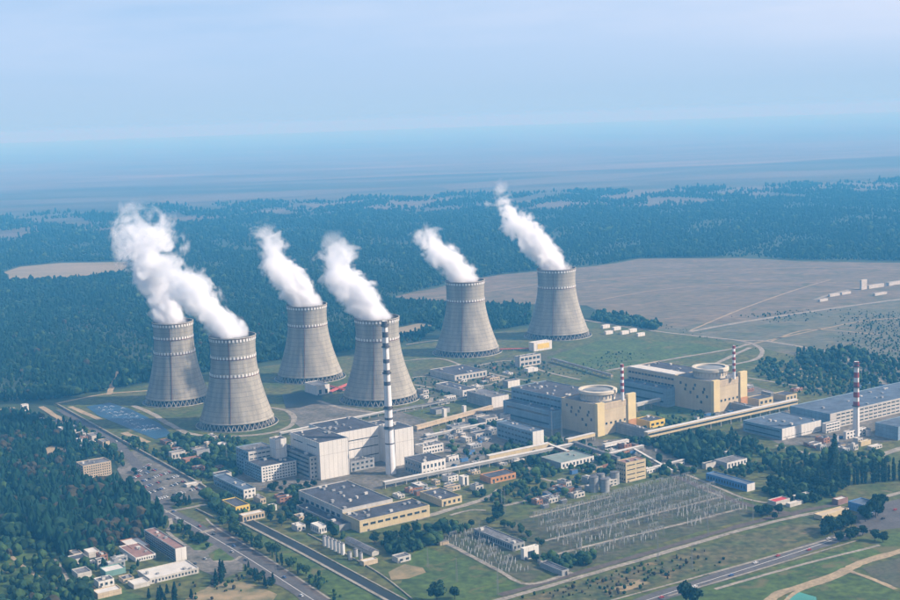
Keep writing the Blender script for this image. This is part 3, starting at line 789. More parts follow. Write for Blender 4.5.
building((58, 62, 66, 435, 429), 'cottage', 'small pale hut by the track left of the spray pond', M['pale_wall'], M['pale_roof'])
building((76, 79, 84, 445, 440), 'cottage', 'small white hut in the forest clearing, left of the spray pond', M['white_panel'], M['grey_roof'])
building((80, 82, 86, 451, 446), 'cottage', 'tiny white hut below the forest clearing hut', M['white_panel'], M['grey_roof'])
building((87, 92, 100, 441, 436), 'cottage', 'pale flat-roofed hut among bushes below the spray pond', M['pale_wall'], M['grey_roof'])
building((98, 103, 110, 447, 442), 'cottage', 'tan hut at the end of the pond-side road', M['tan_wall'], M['grey_roof'])
building((36, 39, 46, 424, 420), 'cottage', 'grey hut next to the dirt track at far left', M['pale_wall'], M['grey_roof'])
building((214, 244, 256, 500, 490), 'office_wing', 'office with side painted blue for shade and white gable above the yellow house', M['blue_and_shade_wall'], M['blue_roof'], shade=W(2, 12, fw=.6), lit=W(2, 3), units=3, front=M['white_panel'])
building((222, 236, 250, 514, 507), 'yellow_house', 'small bright yellow house with dark roof at the canal head', M['yellow_wall'], M['bitumen'], lit=W(1, 4))
building((239, 243, 265, 523, 516), 'gatehouse', 'pale gatehouse with dark windows over the canal head', M['tan_wall'], M['pale_roof'], lit=W(1, 7, fw=.6, fh=.5))
building((268, 271, 277, 512, 506), 'pump_house', 'small white box between trees right of the canal head', M['white_panel'], M['grey_roof'])
building((169, 172, 186, 461, 453), 'workshop', 'pale workshop with dark doors left of the nearest cooling tower', M['pale_wall'], M['grey_roof'], lit=W(1, 4))
building((182, 186, 201, 466, 460), 'workshop', 'low workshop with dull red roof near the perimeter wall', M['brick_wall'], M['red_roof'])
building((193, 197, 210, 458, 451), 'workshop', 'grey flat-roofed workshop among trees below the nearest cooling tower', M['grey_wall'], M['grey_roof'])
building((213, 218, 232, 482, 475), 'workshop', 'small white-fronted workshop left of the office wing', M['pale_wall'], M['bitumen'])
building((184, 187, 202, 488, 485), 'bus_shelter', 'long pale bus shelter at the corner of the car park', M['pale_wall'], M['pale_roof'])
# --- between the towers
building((305, 317, 330, 396, 386), 'pump_station', 'white pump station with dark doorway between the two middle cooling towers', M['white_panel'], M['grey_roof'], lit=W(1, 2, fw=.4, fh=.6, z0=0, z1=.7))
ps, _c, _lu, _lv, _h = building((529, 534, 552, 352, 343), 'pump_station', 'white pump station with a yellow panel between the two right towers', M['white_panel'], M['pale_roof'])
q = MB(); q.box(_lu * .2, -.4, _h * .25, _lu * .85, -.15, _h * .8)
q.build('yellow_panel', M['yellow_wall'], ps)
building((515, 520, 541, 368, 357), 'switch_house', 'grey concrete switch house with open bays below the right towers', M['pale_wall'], M['grey_roof'], lit=W(2, 5, fw=.7, fh=.5), units=4)
building((524, 528, 538, 373, 369), 'store', 'low white store in front of the grey switch house', M['white_panel'], M['pale_roof'])
building((430, 455, 487, 382, 375.5), 'cable_hall', 'low grey hall with dark roof in front of the second right tower', M['pale_wall'], M['bitumen'], lit=W(1, 9, fh=.5), units=6)
building((436, 463, 476, 397, 390.5), 'long_shed', 'long low shed with white end wall below the grey hall', M['white_panel'], M['bitumen'], lit=W(1, 3), units=3)
building((503, 508, 520, 388.5, 381.5), 'store', 'plain white box building above the blue turbine hall corner', M['grey_wall'], M['grey_roof'], front=M['white_panel'])
building((467, 492, 509, 409, 397.5), 'compressor_house', 'blank white-fronted compressor house left of the blue turbine hall', M['grey_wall'], M['grey_roof'], units=3, front=M['white_panel'])
building((442, 444, 447, 418, 409), 'vent_tower', 'slim white vent tower, left one of two near the compressor house', M['white_panel'], M['grey_roof'])
building((462, 464, 466.5, 414, 406), 'vent_tower', 'slim white vent tower, right one of two near the compressor house', M['white_panel'], M['grey_roof'])
building((497, 533, 544, 448.5, 432), 'service_block', 'service block with side painted blue for shade and white end behind the cream gallery', M['blue_and_shade_wall'], M['blue_roof'], shade=W(3, 10, fw=.7, fh=.35), units=4, front=M['white_panel'])
building((455, 458, 465, 425, 420), 'pump_house', 'small tan hut in the yard left of the service block', M['tan_wall'], M['grey_roof'])
building((470, 476, 492, 440, 434), 'workshop', 'low white workshop with dark roof in the yard behind the galleries', M['pale_wall'], M['bitumen'], lit=W(1, 5))
building((446, 452, 470, 432, 427), 'long_shed', 'low grey shed in the yard right of the white laboratory', M['grey_wall'], M['grey_roof'], units=2)
building((478, 486, 498, 427, 419), 'workshop', 'pale workshop below the compressor house', M['pale_wall'], M['grey_roof'], lit=W(2, 4))
building((500, 505, 516, 421, 415), 'store', 'small white store at the foot of the blue turbine hall', M['white_panel'], M['grey_roof'])
building((430, 436, 450, 415, 410), 'store', 'flat grey store beside the trestle right of the chimney tower', M['grey_wall'], M['bitumen'])
# --- third and fourth reactor units
AZ2 = 53.0
M['r_cream'] = mat('reactor_concrete', (0.58, 0.485, 0.32), var=.10, scale=.06, lines=(6, 6, .10), stretch=(1, 1, .3))
M['r_grey'] = mat('reactor_concrete_grey', (0.52, 0.46, 0.36), var=.10, scale=.06, lines=(6, 6, .10))  # greyer concrete for the containment ribs
M['r_ring'] = mat('reactor_ring', (0.66, 0.60, 0.48), var=.08, scale=.1)
M['r_yellow'] = mat('reactor_pillar', (0.70, 0.58, 0.31), var=.08, scale=.1)
M['dome_grey'] = mat('dome_grey', (0.22, 0.24, 0.25), var=.15, scale=.1)
def reactor(dims, label, ring_px, seed):
    root, C, Lu, Lv, h = building(dims, 'reactor_building', label, M['r_cream'], M['grey_roof'], cat='reactor', az=AZ2, units=6, seed=seed)
    rng = random.Random(seed)
    # tall buttresses on the sunlit front
    for (a, b_, e, nm) in ((0, .17, 1.5, 0), (.80, 1.0, 6.0, 1)):
        q = MB(); q.box(Lu * a - .3, -2.2, -.5, Lu * b_ + .3, 3, h + e); q.build('buttress', M['r_yellow'], root)
    q = MB(); q.box(Lu * .17 + .4, -.35, h * .80, Lu * .80 - .4, .1, h * .985); q.build('upper_panel', M['tan_wall'], root)
    q = MB(); q.box(Lu * .80, -2.5, 0, Lu + .4, -2.1, h * .33); q.build('brick_panel', M['orange_brick'], root)
    # dark openings scattered on the shaded side
    for (s, z) in ((.22, .72), (.25, .62), (.30, .30), (.50, .68), (.46, .80), (.58, .55), (.70, .75), (.72, .62), (.40, .45), (.84, .80), (.15, .5)):
        link('window', win_mesh(Lv * .05, h * .09, 'v'), root, (0, Lv * s, h * z))
    for k in range(5):
        link('window', win_mesh(Lu * .05, h * .07, 'u'), root, (Lu * (.25 + .12 * k), 0, h * .35))
    # containment cylinder with ring beam and shallow dome
    ppm = (proj(C + Vector((1, 0, h)))[0] - proj(C + Vector((0, 0, h)))[0])
    rad = ring_px / ppm
    cx, cy = Lu * .47, Lv * .47
    hh = 9.5 / ppm
    q = MB(); q.lathe([(rad, h - 1.2), (rad, h + hh * .55), (rad + 2.6, h + hh * .66), (rad + 2.6, h + hh * .95), (rad + 1.8, h + hh), (rad - 2.4, h + hh), (rad - 2.4, h + hh - 2.5)], 56)
    cyl = q.build('containment', M['r_ring'], root, (cx, cy, 0))
    q = MB(); q.lathe([(rad - 2.4, h + hh - 2.5), (rad * .7, h + hh - 1.6), (rad * .4, h + hh - .8), (.3, h + hh - .4)], 56, cap1=True); q.build('dome', M['dome_grey'], cyl, smooth=True)
    for k in range(28):
        a = 2 * math.pi * k / 28
        q = MB(); q.bar(((rad + .5) * math.cos(a), (rad + .5) * math.sin(a), h + hh * .2), ((rad + .5) * math.cos(a), (rad + .5) * math.sin(a), h + hh * .6), .5); 
        q.build('rib', M['r_grey'], cyl)
    return root, C, Lu, Lv, h
r3, C3, u3, v3, h3 = reactor((562, 597, 635, 437, 405), 'cream reactor building nearest the switchyard, with round ring-topped containment', 18, 3)
r4, C4, u4, v4, h4 = reactor((675, 713, 746, 414, 382), 'cream reactor building farther right, with round ring-topped containment', 17, 5)
ua, va = axes(AZ2)
def turbine(C, Lu, Lv, h, xl, label, roof, low_label, wm='blue_and_shade_wall'):
    start = C + va * (Lv + .1)
    L = solve(lambda s: proj(start + va * s + Vector((0, 0, h)))[0], xl, 10, 60)
    th = building((start + ua * 2, Lu * .95, L, h * .97), 'turbine_hall', label, M[wm], roof, az=AZ2, shade=W(3, 14, fw=.8, fh=.3, z0=.35, z1=.97), units=16)
    building((start - ua * 16, 17.8, L * .97, h * .60), 'turbine_annex', low_label, M['blue_and_shade_wall'], M['blue_roof'], az=AZ2, shade=W(2, 1, fw=.9, fh=.2), units=5)
    return th
turbine(C3, u3, v3, h3, 510, 'long blue turbine hall with window bands attached to the nearer reactor', M['bitumen'], 'lower blue annex along the nearer turbine hall')
th4 = turbine(C4, u4, v4, h4, 626, 'long tan-grey turbine hall with bright white roof strip attached to the farther reactor', M['bitumen'], 'lower blue annex along the farther turbine hall', 'tan_wall')
# white roof strip of the farther hall
q = MB(); q.box(th4[2] * .02, 2, th4[4] - .6, th4[2] * .34, th4[3] - 2, th4[4] + 1.4)
q.build('roof_lantern', M['pale_roof'], th4[0])
building((602, 648, 652, 441, 430), 'link_building', 'low grey link block at the foot of the nearer reactor', M['grey_wall'], M['grey_roof'], units=4)
building((716, 752, 757, 415, 407), 'link_building', 'low grey link block at the foot of the farther reactor', M['grey_wall'], M['grey_roof'], units=4)
building((636, 650, 665, 429, 421.5), 'yellow_house', 'bright yellow building between the two reactors', M['yellow_wall'], M['bitumen'], lit=W(1, 3, fw=.6, fh=.35), units=2)
building((747, 759, 773, 407, 399.5), 'store', 'cream store right of the farther reactor, nearer of two', M['cream_wall'], M['bitumen'], lit=W(1, 3))
building((773, 786, 797, 402, 395.5), 'store', 'cream store right of the farther reactor, farther of two', M['cream_wall'], M['bitumen'], lit=W(1, 3))
building((743, 782, 821, 441, 429), 'workshop_hall', 'large hall, side painted blue for shade, with flat grey roof and white front at right', M['blue_and_shade_wall'], M['blue_roof'], lit=W(1, 5, fw=.9, fh=.12, z0=.1, z1=.4), units=10, shade=W(2, 1, fw=.95, fh=.2), front=M['white_panel'])
building((790, 830, 1010, 430, 414), 'auxiliary_hall', 'very long pale hall behind the red and white chimney at right', M['blue_and_shade_wall'], M['blue_roof'], lit=W(4, 40, fw=.8, fh=.35), units=26, front=M['pale_wall'])
building((842, 872, 1000, 410, 401), 'auxiliary_hall', 'rear auxiliary hall with blue-grey roof at the right edge', M['blue_and_shade_wall'], M['blue_roof'], lit=W(1, 8, fw=.9, fh=.2), units=12, front=M['pale_wall'])
building((843, 846, 866, 440, 432), 'pump_house', 'small white house at the foot of the red and white chimney', M['white_panel'], M['grey_roof'], lit=W(2, 6))
building((822, 826, 840, 434, 424), 'filter_house', 'pale house with dark window rows left of the red and white chimney', M['white_panel'], M['grey_roof'], lit=W(3, 5, fw=.8, fh=.4))
building((875, 898, 960, 441, 427), 'blue_shed', 'blue shed cut by the right edge of the picture', M['blue_and_shade_wall'], M['blue_roof'], units=2)
building((858, 861, 871, 447, 442), 'tank_house', 'small yellow hut on the grass right of the red and white chimney', M['cream_wall'], M['pale_roof'])
# --- strip along the galleries
building((541, 561, 594, 470, 463), 'cable_house', 'white-fronted low house with dark windows below the grey gallery', M['grey_wall'], M['green_roof'], lit=W(1, 9, fw=.5, fh=.5), units=2, front=M['white_panel'])
building((480, 491, 516, 484.5, 478), 'brick_house', 'low brick house with orange front below the galleries', M['orange_brick'], M['bitumen'], lit=W(1, 6))
building((459, 463, 469, 487, 477), 'transformer_house', 'white twin-pillar transformer house left of the brick house', M['white_panel'], M['pale_roof'], lit=W(1, 1, fw=.3, fh=.9, z0=0))
building((617, 626, 646, 483.5, 463), 'control_house', 'yellow and brown control house with banded front above the switchyard', M['cream_wall'], M['red_roof'], lit=W(4, 2, fw=.85, fh=.2), shade=W(4, 4), units=3)
building((706, 747, 755, 492.5, 484.5), 'blue_shed', 'long bright blue shed with white gable beside the railway', M['bright_blue'], M['blue_roof'], shade=W(1, 14, fw=.4, fh=.4), units=0, front=M['white_panel'])
building((714, 727, 747, 469.5, 463), 'depot', 'low white depot with dark windows above the blue shed', M['grey_wall'], M['grey_roof'], lit=W(1, 6, fw=.5, fh=.5), front=M['white_panel'])
building((702, 706, 716, 470, 464), 'cottage', 'small dark-roofed hut among trees left of the white depot', M['pale_wall'], M['bitumen'])
building((724, 726, 730, 459, 452), 'vent_tower', 'small white tower behind the white depot', M['white_panel'], M['grey_roof'])
building((768, 776, 790, 507, 502), 'gate_canopy', 'low gate building with bright red roof at the railway gate', M['pale_wall'], M['bright_red'])
building((792, 796, 810, 501, 496.5), 'gatehouse', 'small flat white-roofed gatehouse right of the red roof', M['pale_wall'], M['pale_roof'])
building((786, 790, 803, 508, 504), 'gatehouse', 'low pale hut in front of the red roof', M['pale_wall'], M['pale_roof'])
building((832, 838, 848, 506, 500), 'gatehouse', 'dull pink gatehouse left of the blue-roofed gate shed', M['red_roof'], M['pale_roof'])
building((848, 866, 879, 515, 506), 'blue_shed', 'blue-roofed gate shed among trees by the junction', M['bright_blue'], M['blue_roof'])
building((814, 822, 849, 521, 516), 'tan_shed', 'tan-roofed shed with white edges near the junction', M['cream_wall'], M['tan_wall'])
# --- switchyard sheds
building((474, 513, 525, 552, 544.5), 'relay_house', 'long dark-roofed relay house between the two switchyards', M['grey_wall'], M['grey_roof'], shade=W(1, 16, fh=.5), lit=W(1, 3), units=3)
building((521, 524, 539, 561, 549), 'relay_tower', 'white gate-like relay tower at the end of the relay house', M['white_panel'], M['pale_roof'], lit=W(1, 1, fw=.5, fh=.7, z0=0, z1=.8))
building((540, 562, 569, 577, 571), 'long_shed', 'low dark shed along the fence at the switchyard corner', M['grey_wall'], M['bitumen'])
# --- far right works on the plain
building((860, 861.5, 867, 290, 280), 'factory_tower', 'distant white factory tower on the brown plain', M['pale_wall'], M['pale_roof'], group=None)
building((867, 869, 884, 289, 285.5), 'factory_hall', 'distant low white factory hall beside the factory tower', M['pale_wall'], M['grey_roof'])
building((886, 889, 915, 286, 282.5), 'factory_hall', 'distant white factory hall at the right edge of the plain', M['pale_wall'], M['grey_roof'])
for k, (x, y) in enumerate([(603, 329), (606, 335), (614, 331), (622, 335), (630, 333), (638, 337)]):
    building((x - 2, x, x + 7, y, y - 3.5), 'cottage', 'small white hut in the row beyond the reactor lawn, ' + nth(k), M['white_panel'], M['pale_roof'], group='white huts beyond the lawn')
for k, (x, y, w_) in enumerate([(820, 302, 8), (830, 297, 10), (842, 295, 9), (875, 296, 12)]):
    building((x - 2, x, x + w_, y, y - 2.5), 'far_shed', 'tiny pale shed in the distant works on the plain, ' + nth(k), M['pale_wall'], M['grey_roof'], group='sheds of the distant works')

# --- small service huts filling the yards
hut_rng = random.Random(33)
HUT_LOOK = [('white', 'white_panel', 'grey_roof'), ('pale', 'pale_wall', 'bitumen'), ('grey', 'grey_wall', 'pale_roof'), ('tan', 'tan_wall', 'grey_roof'), ('brick', 'brick_wall', 'bitumen'), ('pale-roofed', 'pale_wall', 'pale_roof')]
def huts(poly, n, where, group):
    P = [at(*p) for p in poly]; u, v = axes(); got = []
    for _ in range(n * 40):
        if len(got) == n: break
        s, t = hut_rng.random(), hut_rng.random()
        X = (P[0] * (1 - s) + P[1] * s) * (1 - t) + (P[3] * (1 - s) + P[2] * s) * t
        a, b_ = hut_rng.uniform(7, 20), hut_rng.uniform(6, 14)
        if hut_rng.random() < .4: a, b_ = b_, a
        ok = True
        for (x, y, rz, A, B) in FOOT:
            d = X + u * a / 2 + v * b_ / 2 - Vector((x, y, 0))
            lu, lv = d.x * math.cos(rz) + d.y * math.sin(rz), -d.x * math.sin(rz) + d.y * math.cos(rz)
            if -a / 2 - 3 < lu < A + a / 2 + 3 and -b_ / 2 - 3 < lv < B + b_ / 2 + 3: ok = False; break
        if ok:
            c = X + u * a / 2 + v * b_ / 2
            for pts, w in STRIPS:
                if any((c.x - p[0]) ** 2 + (c.y - p[1]) ** 2 < (w / 2 + max(a, b_) * .6) ** 2 for p in pts): ok = False; break
        if not ok: continue
        got.append((X, a, b_))
        FOOT.append((X.x, X.y, R(90 - GRID), a, b_))
    got.sort(key=lambda g: proj(g[0])[0])
    for k, (X, a, b_) in enumerate(got):
        nm, wm, rm = hut_rng.choice(HUT_LOOK); h = hut_rng.uniform(3.5, 8)
        FOOT_n = len(FOOT)
        building((Vector((X.x, X.y, 0)), a, b_, h), 'service_hut', f'small {nm} hut {where}, {nth(k)}', M[wm], M[rm], lit=W(max(1, int(h / 3.6)), max(2, int(a / 4))), units=hut_rng.choice([0, 1, 2]), group=group)
        del FOOT[FOOT_n:]
huts([(430, 440), (480, 418), (520, 432), (470, 452)], 16, 'in the yard left of the blue turbine hall', 'huts left of the turbine hall')
huts([(412, 400), (470, 372), (520, 372), (440, 410)], 9, 'on the ground below the right cooling towers', 'huts below the right towers')
huts([(425, 476), (520, 456), (545, 478), (440, 500)], 10, 'between the galleries and the brick house', 'huts between the galleries')
huts([(520, 500), (600, 476), (615, 486), (540, 512)], 9, 'above the main switchyard', 'huts above the switchyard')
huts([(600, 448), (650, 448), (690, 470), (640, 476)], 6, 'near the control house', 'huts near the control house')
huts([(165, 446), (215, 440), (240, 470), (200, 480)], 10, 'among trees below the nearest cooling tower', 'huts below the nearest tower')
huts([(255, 503), (290, 494), (330, 530), (300, 536)], 5, 'left of the big warehouse', 'huts left of the warehouse')
huts([(385, 500), (420, 484), (460, 488), (430, 514)], 7, 'between warehouse and garage', 'huts by the garage')
huts([(790, 448), (860, 440), (900, 445), (840, 458)], 7, 'in front of the right hall', 'huts before the right hall')
huts([(690, 400), (760, 384), (840, 392), (760, 404)], 6, 'beside the farther reactor', 'huts beside the farther reactor')
huts([(60, 558), (110, 552), (135, 582), (90, 592)], 8, 'among the pines at lower left', 'huts at lower left')
huts([(40, 424), (70, 428), (110, 448), (90, 452)], 6, 'at the forest edge left of the spray pond', 'huts by the forest edge')
# ------------------------------------------------------------------ chimneys
M['chim_white'] = mat('chimney_white', (0.80, 0.80, 0.80), var=.08, scale=.1)
M['chim_dark'] = mat('chimney_dark', (0.10, 0.10, 0.115), var=.2, scale=.2)
M['chim_red'] = mat('chimney_red', (0.34, 0.06, 0.05), var=.2, scale=.2)
def chimney(px, yb, yt, wb, wt, bands, colour, label, z0=0.0, base=None):
    C = base if base is not None else at(px, yb)
    H = solve(lambda s: proj(C + Vector((0, 0, s)))[1], yt, 10, 100)
    ppm = proj(C + Vector((1, 0, 0)))[0] - proj(C)[0]
    rb, rt = wb / ppm / 2, wt / ppm / 2
    root = empty('chimney', C, 0, label, 'chimney', 'chimneys of the plant')
    rad = lambda t: rb + (rt - rb) * (1 - (1 - t) ** 1.6)
    q = MB(); q.lathe([(rad(k / 16), -1 if k == 0 else H * k / 16) for k in range(17)] + [(rt * .7, H), (rt * .65, H - 4)], 28)
    sh = q.build('shaft', M['chim_white'], root, smooth=True)
    for (t0, t1) in bands:
        q = MB(); q.lathe([(rad(t0) + .02, H * t0), (rad(t0) + .10, H * t0), (rad(t1) + .10, H * t1), (rad(t1) + .02, H * t1)], 28)
        q.build('painted_band', colour, root, smooth=False)
    for t in [b[0] for b in bands if b[0] > .2][::2] + [.97]:
        q = MB(); r = rad(t)
        q.lathe([(r, H * t), (r + 1.5, H * t), (r + 1.5, H * t + .3), (r, H * t + .3)], 24)
        q.lathe([(r + 1.4, H * t + .3), (r + 1.5, H * t + .3), (r + 1.5, H * t + 1.3), (r + 1.4, H * t + 1.3)], 24)
        q.build('platform', M['dark_steel'], root)
    q = MB(); q.bar((0, -rad(0) - .4, 0), (0, -rad(1) - .4, H), .35); q.build('ladder', M['dark_steel'], root)
    return root
chimney(391, 474, 321, 10.5, 5.6, [(.965, 1.0), (.895, .93), (.83, .86), (.73, .755), (.66, .685), (.585, .61), (.43, .45), (.36, .375), (.30, .318), (.20, .208)], M['chim_dark'],
        'very tall white chimney with dark bands in front of a cooling tower')
chimney(856, 437, 361.5, 7.2, 4.6, [(.93, 1.0), (.79, .86), (.66, .73), (.53, .60), (.41, .475)], M['chim_red'], 'white chimney with broad dark red bands at the right')
def roof_stack(px, yb, yt, ztop_building, w, colour, label, nb=5):
    C = at(px, yb, ztop_building - 1.0)
    H = solve(lambda s: proj(C + Vector((0, 0, s)))[1], yt, 10, 60)
    ppm = proj(C + Vector((1, 0, 0)))[0] - proj(C)[0]
    r = w / ppm / 2
    root = empty('vent_stack', C, 0, label, 'chimney', 'vent stacks on the reactor roofs')
    q = MB(); q.lathe([(r * 1.2, 0), (r, H * .3), (r * .9, H), (r * .6, H), (r * .6, H - 2)], 18); q.build('shaft', M['chim_white'], root, smooth=True)
    for k in range(nb):
        t0, t1 = .14 + k * .86 / nb + .5 * .86 / nb, .14 + (k + 1) * .86 / nb
        q = MB(); q.lathe([(r * 1.02, H * t0), (r * 1.12, H * t0), (r * 1.06, H * t1), (r * .9, H * t1)], 18); q.build('painted_band', colour, root)
roof_stack(622.5, 400, 364, h3, 3.2, M['chim_red'], 'slim red and white vent stack on the nearer reactor roof')
roof_stack(734, 379, 345.5, h4, 2.8, M['chim_red'], 'slim red and white vent stack on the farther reactor roof')

# ------------------------------------------------------------------ galleries and pipe racks
def gallery(a, b_, zb, zt, w, wallm, label, legs=14.0, roofm=None, bands=False, name='gallery', cat='gallery'):
    A, B = at(*a), at(*b_)
    d = (B - A); L = d.length
    rz = math.atan2(d.y, d.x)
    root = empty(name, A, rz, label, cat)
    FOOT.append((A.x + math.sin(rz) * w / 2, A.y - math.cos(rz) * w / 2, rz, L, w))
    q = MB(); q.box(0, -w/2, zb, L, w/2, zt); body = q.build('body', wallm, root)
    q = MB(); q.box(-.3, -w/2 - .35, zt + .01, L + .3, w/2 + .35, zt + .4); q.build('roof', roofm or M['grey_roof'], root)
    if bands:
        for s in (-1, 1):
            q = MB(); y0, y1 = (s * w/2, s * (w/2 + .08)); q.box(.5, min(y0, y1), zb + (zt - zb) * .4, L - .5, max(y0, y1), zb + (zt - zb) * .75); q.build('window_band', M['glass'], body)
    n = max(2, int(L / legs))
    lm = MB(); lm.box(-.45, -w/2 + .2, -.5, .45, -w/2 + .9, zb); lm.box(-.45, w/2 - .9, -.5, .45, w/2 - .2, zb); lm.box(-.4, -w/2 + .9, zb - 1, .4, w/2 - .9, zb - .02)
    me = lm.mesh('leg', M['leg_concrete'])
    for k in range(n + 1):
        link('leg', me, root, (min(max(L * k / n, .6), L - .6), 0, 0))
    return root
gallery((384, 489), (574, 449.5), 5, 8.2, 5, M['grey_wall'], 'long grey pipe gallery on legs running from the chimney foot to the reactors', roofm=M['pale_roof'])
gallery((488, 464), (549, 451), 5, 10.5, 6, M['cream_wall'], 'cream elevated gallery beside the service block', roofm=M['pale_roof'])
gallery((549, 451), (568, 458), 5, 9, 4, M['brick_wall'], 'short reddish gallery joining the cream one', roofm=M['pale_roof'])
gallery((567, 447), (594, 440.5), 6, 10, 5, M['cream_wall'], 'short cream gallery at the foot of the nearer reactor', roofm=M['pale_roof'])
gallery((646, 443), (796, 409), 7, 14, 7, M['cream_wall'], 'long white-roofed gallery on legs from the nearer reactor to the right hall', roofm=M['pale_roof'], bands=True, legs=18)
gallery((604, 451), (628, 446), 5, 8.5, 5, M['white_panel'], 'white gallery stub right of the nearer reactor foot', roofm=M['pale_roof'])
gallery((574, 449), (619, 465), 6, 9.5, 4.5, M['grey_wall'], 'grey sloping gallery leading down to the control house', roofm=M['grey_roof'])
gallery((600, 461), (643, 450.5), 4, 6.8, 4, M['grey_wall'], 'pale pipe gallery behind the control house', roofm=M['pale_roof'])
gallery((646, 474), (684, 464), 4, 5.8, 3, M['grey_wall'], 'thin pale pipe rack right of the control house', roofm=M['pale_roof'])
gallery((634, 453), (672, 475), 4, 5.6, 2.6, M['grey_wall'], 'thin pipe rack crossing the trees by the control house', roofm=M['pale_roof'])
gallery((636, 412), (673, 403.5), 8, 12, 4, M['pale_wall'], 'pale bridge between the two reactor buildings', roofm=M['pale_roof'])
gallery((280, 437), (386, 415), 4, 6, 4, M['grey_wall'], 'long low pipe trestle behind the white power block', roofm=M['pale_roof'])
gallery((388, 415), (470, 400), 4, 6, 4, M['grey_wall'], 'low pipe trestle right of the tower behind the chimney', roofm=M['grey_roof'])
gallery((416, 432), (492, 411), 3, 8, 5, M['tan_wall'], 'brown trestle running up to the compressor house', roofm=M['tan_wall'])
gallery((426, 440), (505, 423), 3, 6, 4, M['grey_wall'], 'grey trestle in the yard behind the laboratory', roofm=M['pale_roof'])
gallery((500, 393), (590, 412), 3, 5.5, 3, M['steel'], 'steel pipe rack hidden beside the blue turbine hall', roofm=M['grey_roof'])
gallery((552, 362), (612, 379), 4, 7, 4, M['tan_wall'], 'brown pipe trestle across the lawn behind the reactors', roofm=M['grey_roof'])
# red pipe runs near the towers
def pipes(a, b_, label, n=3, mt=None):
    A, B = at(*a), at(*b_); d = B - A; L = d.length
    root = empty('pipe_rack', A, math.atan2(d.y, d.x), label, 'pipes')
    for k in range(n):
        q = MB(); q.bar((0, (k - n/2) * 2.2, 3.5), (L, (k - n/2) * 2.2, 3.5), .9, sides=8); q.build('pipe', mt, root)
    q = MB(); q.box(-.4, -n * 1.3, -.5, .4, n * 1.0, 2.6); me = q.mesh('support', M['steel'])
    for k in range(int(L / 12) + 1): link('support', me, root, (min(12 * k + 1, L - 1), 0, 0))
M['pipe_red'] = mat('pipe_red', (0.42, 0.10, 0.08), var=.15, scale=.3)
pipes((500, 351), (533, 350), 'red pipes leading to the white pump station at the right towers', 3, M['pipe_red'])
pipes((329, 394), (348, 386), 'red pipes beside the pump station between the middle towers', 4, M['pipe_red'])
pipes((330, 388), (345, 392), 'red pipe bundle at the foot of the tower behind the chimney', 3, M['pipe_red'])

# ------------------------------------------------------------------ tanks
def tank(px, yb, yt, wpx, label, mt, group=None, cone=True):
    C = at(px, yb); ppm = proj(C + Vector((1, 0, 0)))[0] - proj(C)[0]
    r = wpx / ppm / 2; h = solve(lambda s: proj(C + Vector((0, 0, s)))[1], yt, 1, 20)
    root = empty('tank', C, 0, label, 'tank', group)
    q = MB(); q.lathe([(r, -.4), (r, h)], 24, cap1=True); q.lathe([(r + .12, h * .33), (r + .12, h * .36)], 24); sh = q.build('shell', mt, root)
    q = MB(); q.lathe([(r + .2, h), (r + .2, h + .3), (r * .3, h + (1.2 if cone else .4))], 24, cap1=True); q.build('roof', M['grey_roof'], root)
    q = MB(); q.bar((-r - .3, 0, 0), (-r - .3, 0, h + 1), .25); q.build('ladder', M['dark_steel'], root)
    return root
for k, (x, yb, yt, w) in enumerate([(594, 492, 477, 9), (605, 492, 479, 9), (615, 484, 472, 9), (601, 485, 474, 8)]):
    tank(x, yb, yt, w, ['tall dark tank left of the control house, leftmost of four', 'grey tank in front of the control house tanks', 'grey tank touching the control house', 'rear grey tank behind the other three'][k], M['grey_wall'], 'tanks by the control house')
for k in range(6):
    t = k / 5
    tank(325 + 18 * t, 546 + 9 * t, 536 + 7.5 * t, 4.2, 'white upright tank in the row of six beside the canal, ' + nth(k), M['white_mark'], 'row of white tanks by the canal')
for k, (x, y) in enumerate([(350, 560), (356, 557), (361, 561)]):
    tank(x, y, y - 8, 4, 'small pale tank right of the row of white tanks, ' + nth(k), M['pipe_silver'], 'small tanks by the canal')
for k, (x, y) in enumerate([(488, 432), (494, 421), (500, 427), (508, 424)]):
    tank(x, y, y - 6, 6, 'silver tank in the yard left of the blue turbine hall, ' + nth(k), M['pipe_silver'], 'silver tanks in the yard')
for k, (x, y) in enumerate([(826, 443), (836, 442), (868, 436)]):
    tank(x, y, y - 7, 5, 'silver tank at the foot of the red and white chimney, ' + nth(k), M['pipe_silver'], 'tanks by the red and white chimney')

# ------------------------------------------------------------------ switchyard
M['galv'] = mat('galvanised', (0.22, 0.235, 0.235), var=.12, scale=.5, rough=.6)
M['ceramic'] = mat('ceramic', (0.46, 0.47, 0.45), var=.1, scale=1)
M['ceramic_brown'] = mat('ceramic_brown', (0.20, 0.13, 0.10), var=.1, scale=1)
def gantry_meshes(w, h):
    q = MB()
    for dy in (-1.3, 1.3): q.bar((0, dy, -.3), (0, dy * .15, h), .19, w2=.14)
    for k in range(3): q.bar((0, -1.0 + .3 * k, h * (.2 + .22 * k)), (0, 1.0 - .3 * k, h * (.2 + .22 * k)), .07)
    leg = q.mesh('post', M['galv'])
    q = MB()
    for (y, z) in ((-.5, h - .2), (.5, h - .2), (0, h + .8)): q.bar((-.4, y, z), (w + .4, y, z), .11)
    n = int(w / 2.2)
    for k in range(n):
        x0, x1 = w * k / n, w * (k + 1) / n
        q.bar((x0, -.5, h - .2), (x1, 0, h + .8), .05); q.bar((x0, .5, h - .2), (x1, 0, h + .8), .05)
    beam = q.mesh('beam', M['galv'])
    q = MB()
    q.bar((0, 0, h - .2), (0, .3, h - 2.6), .3, sides=6)
    ins = q.mesh('insulator_string', M['ceramic'])
    return leg, beam, ins
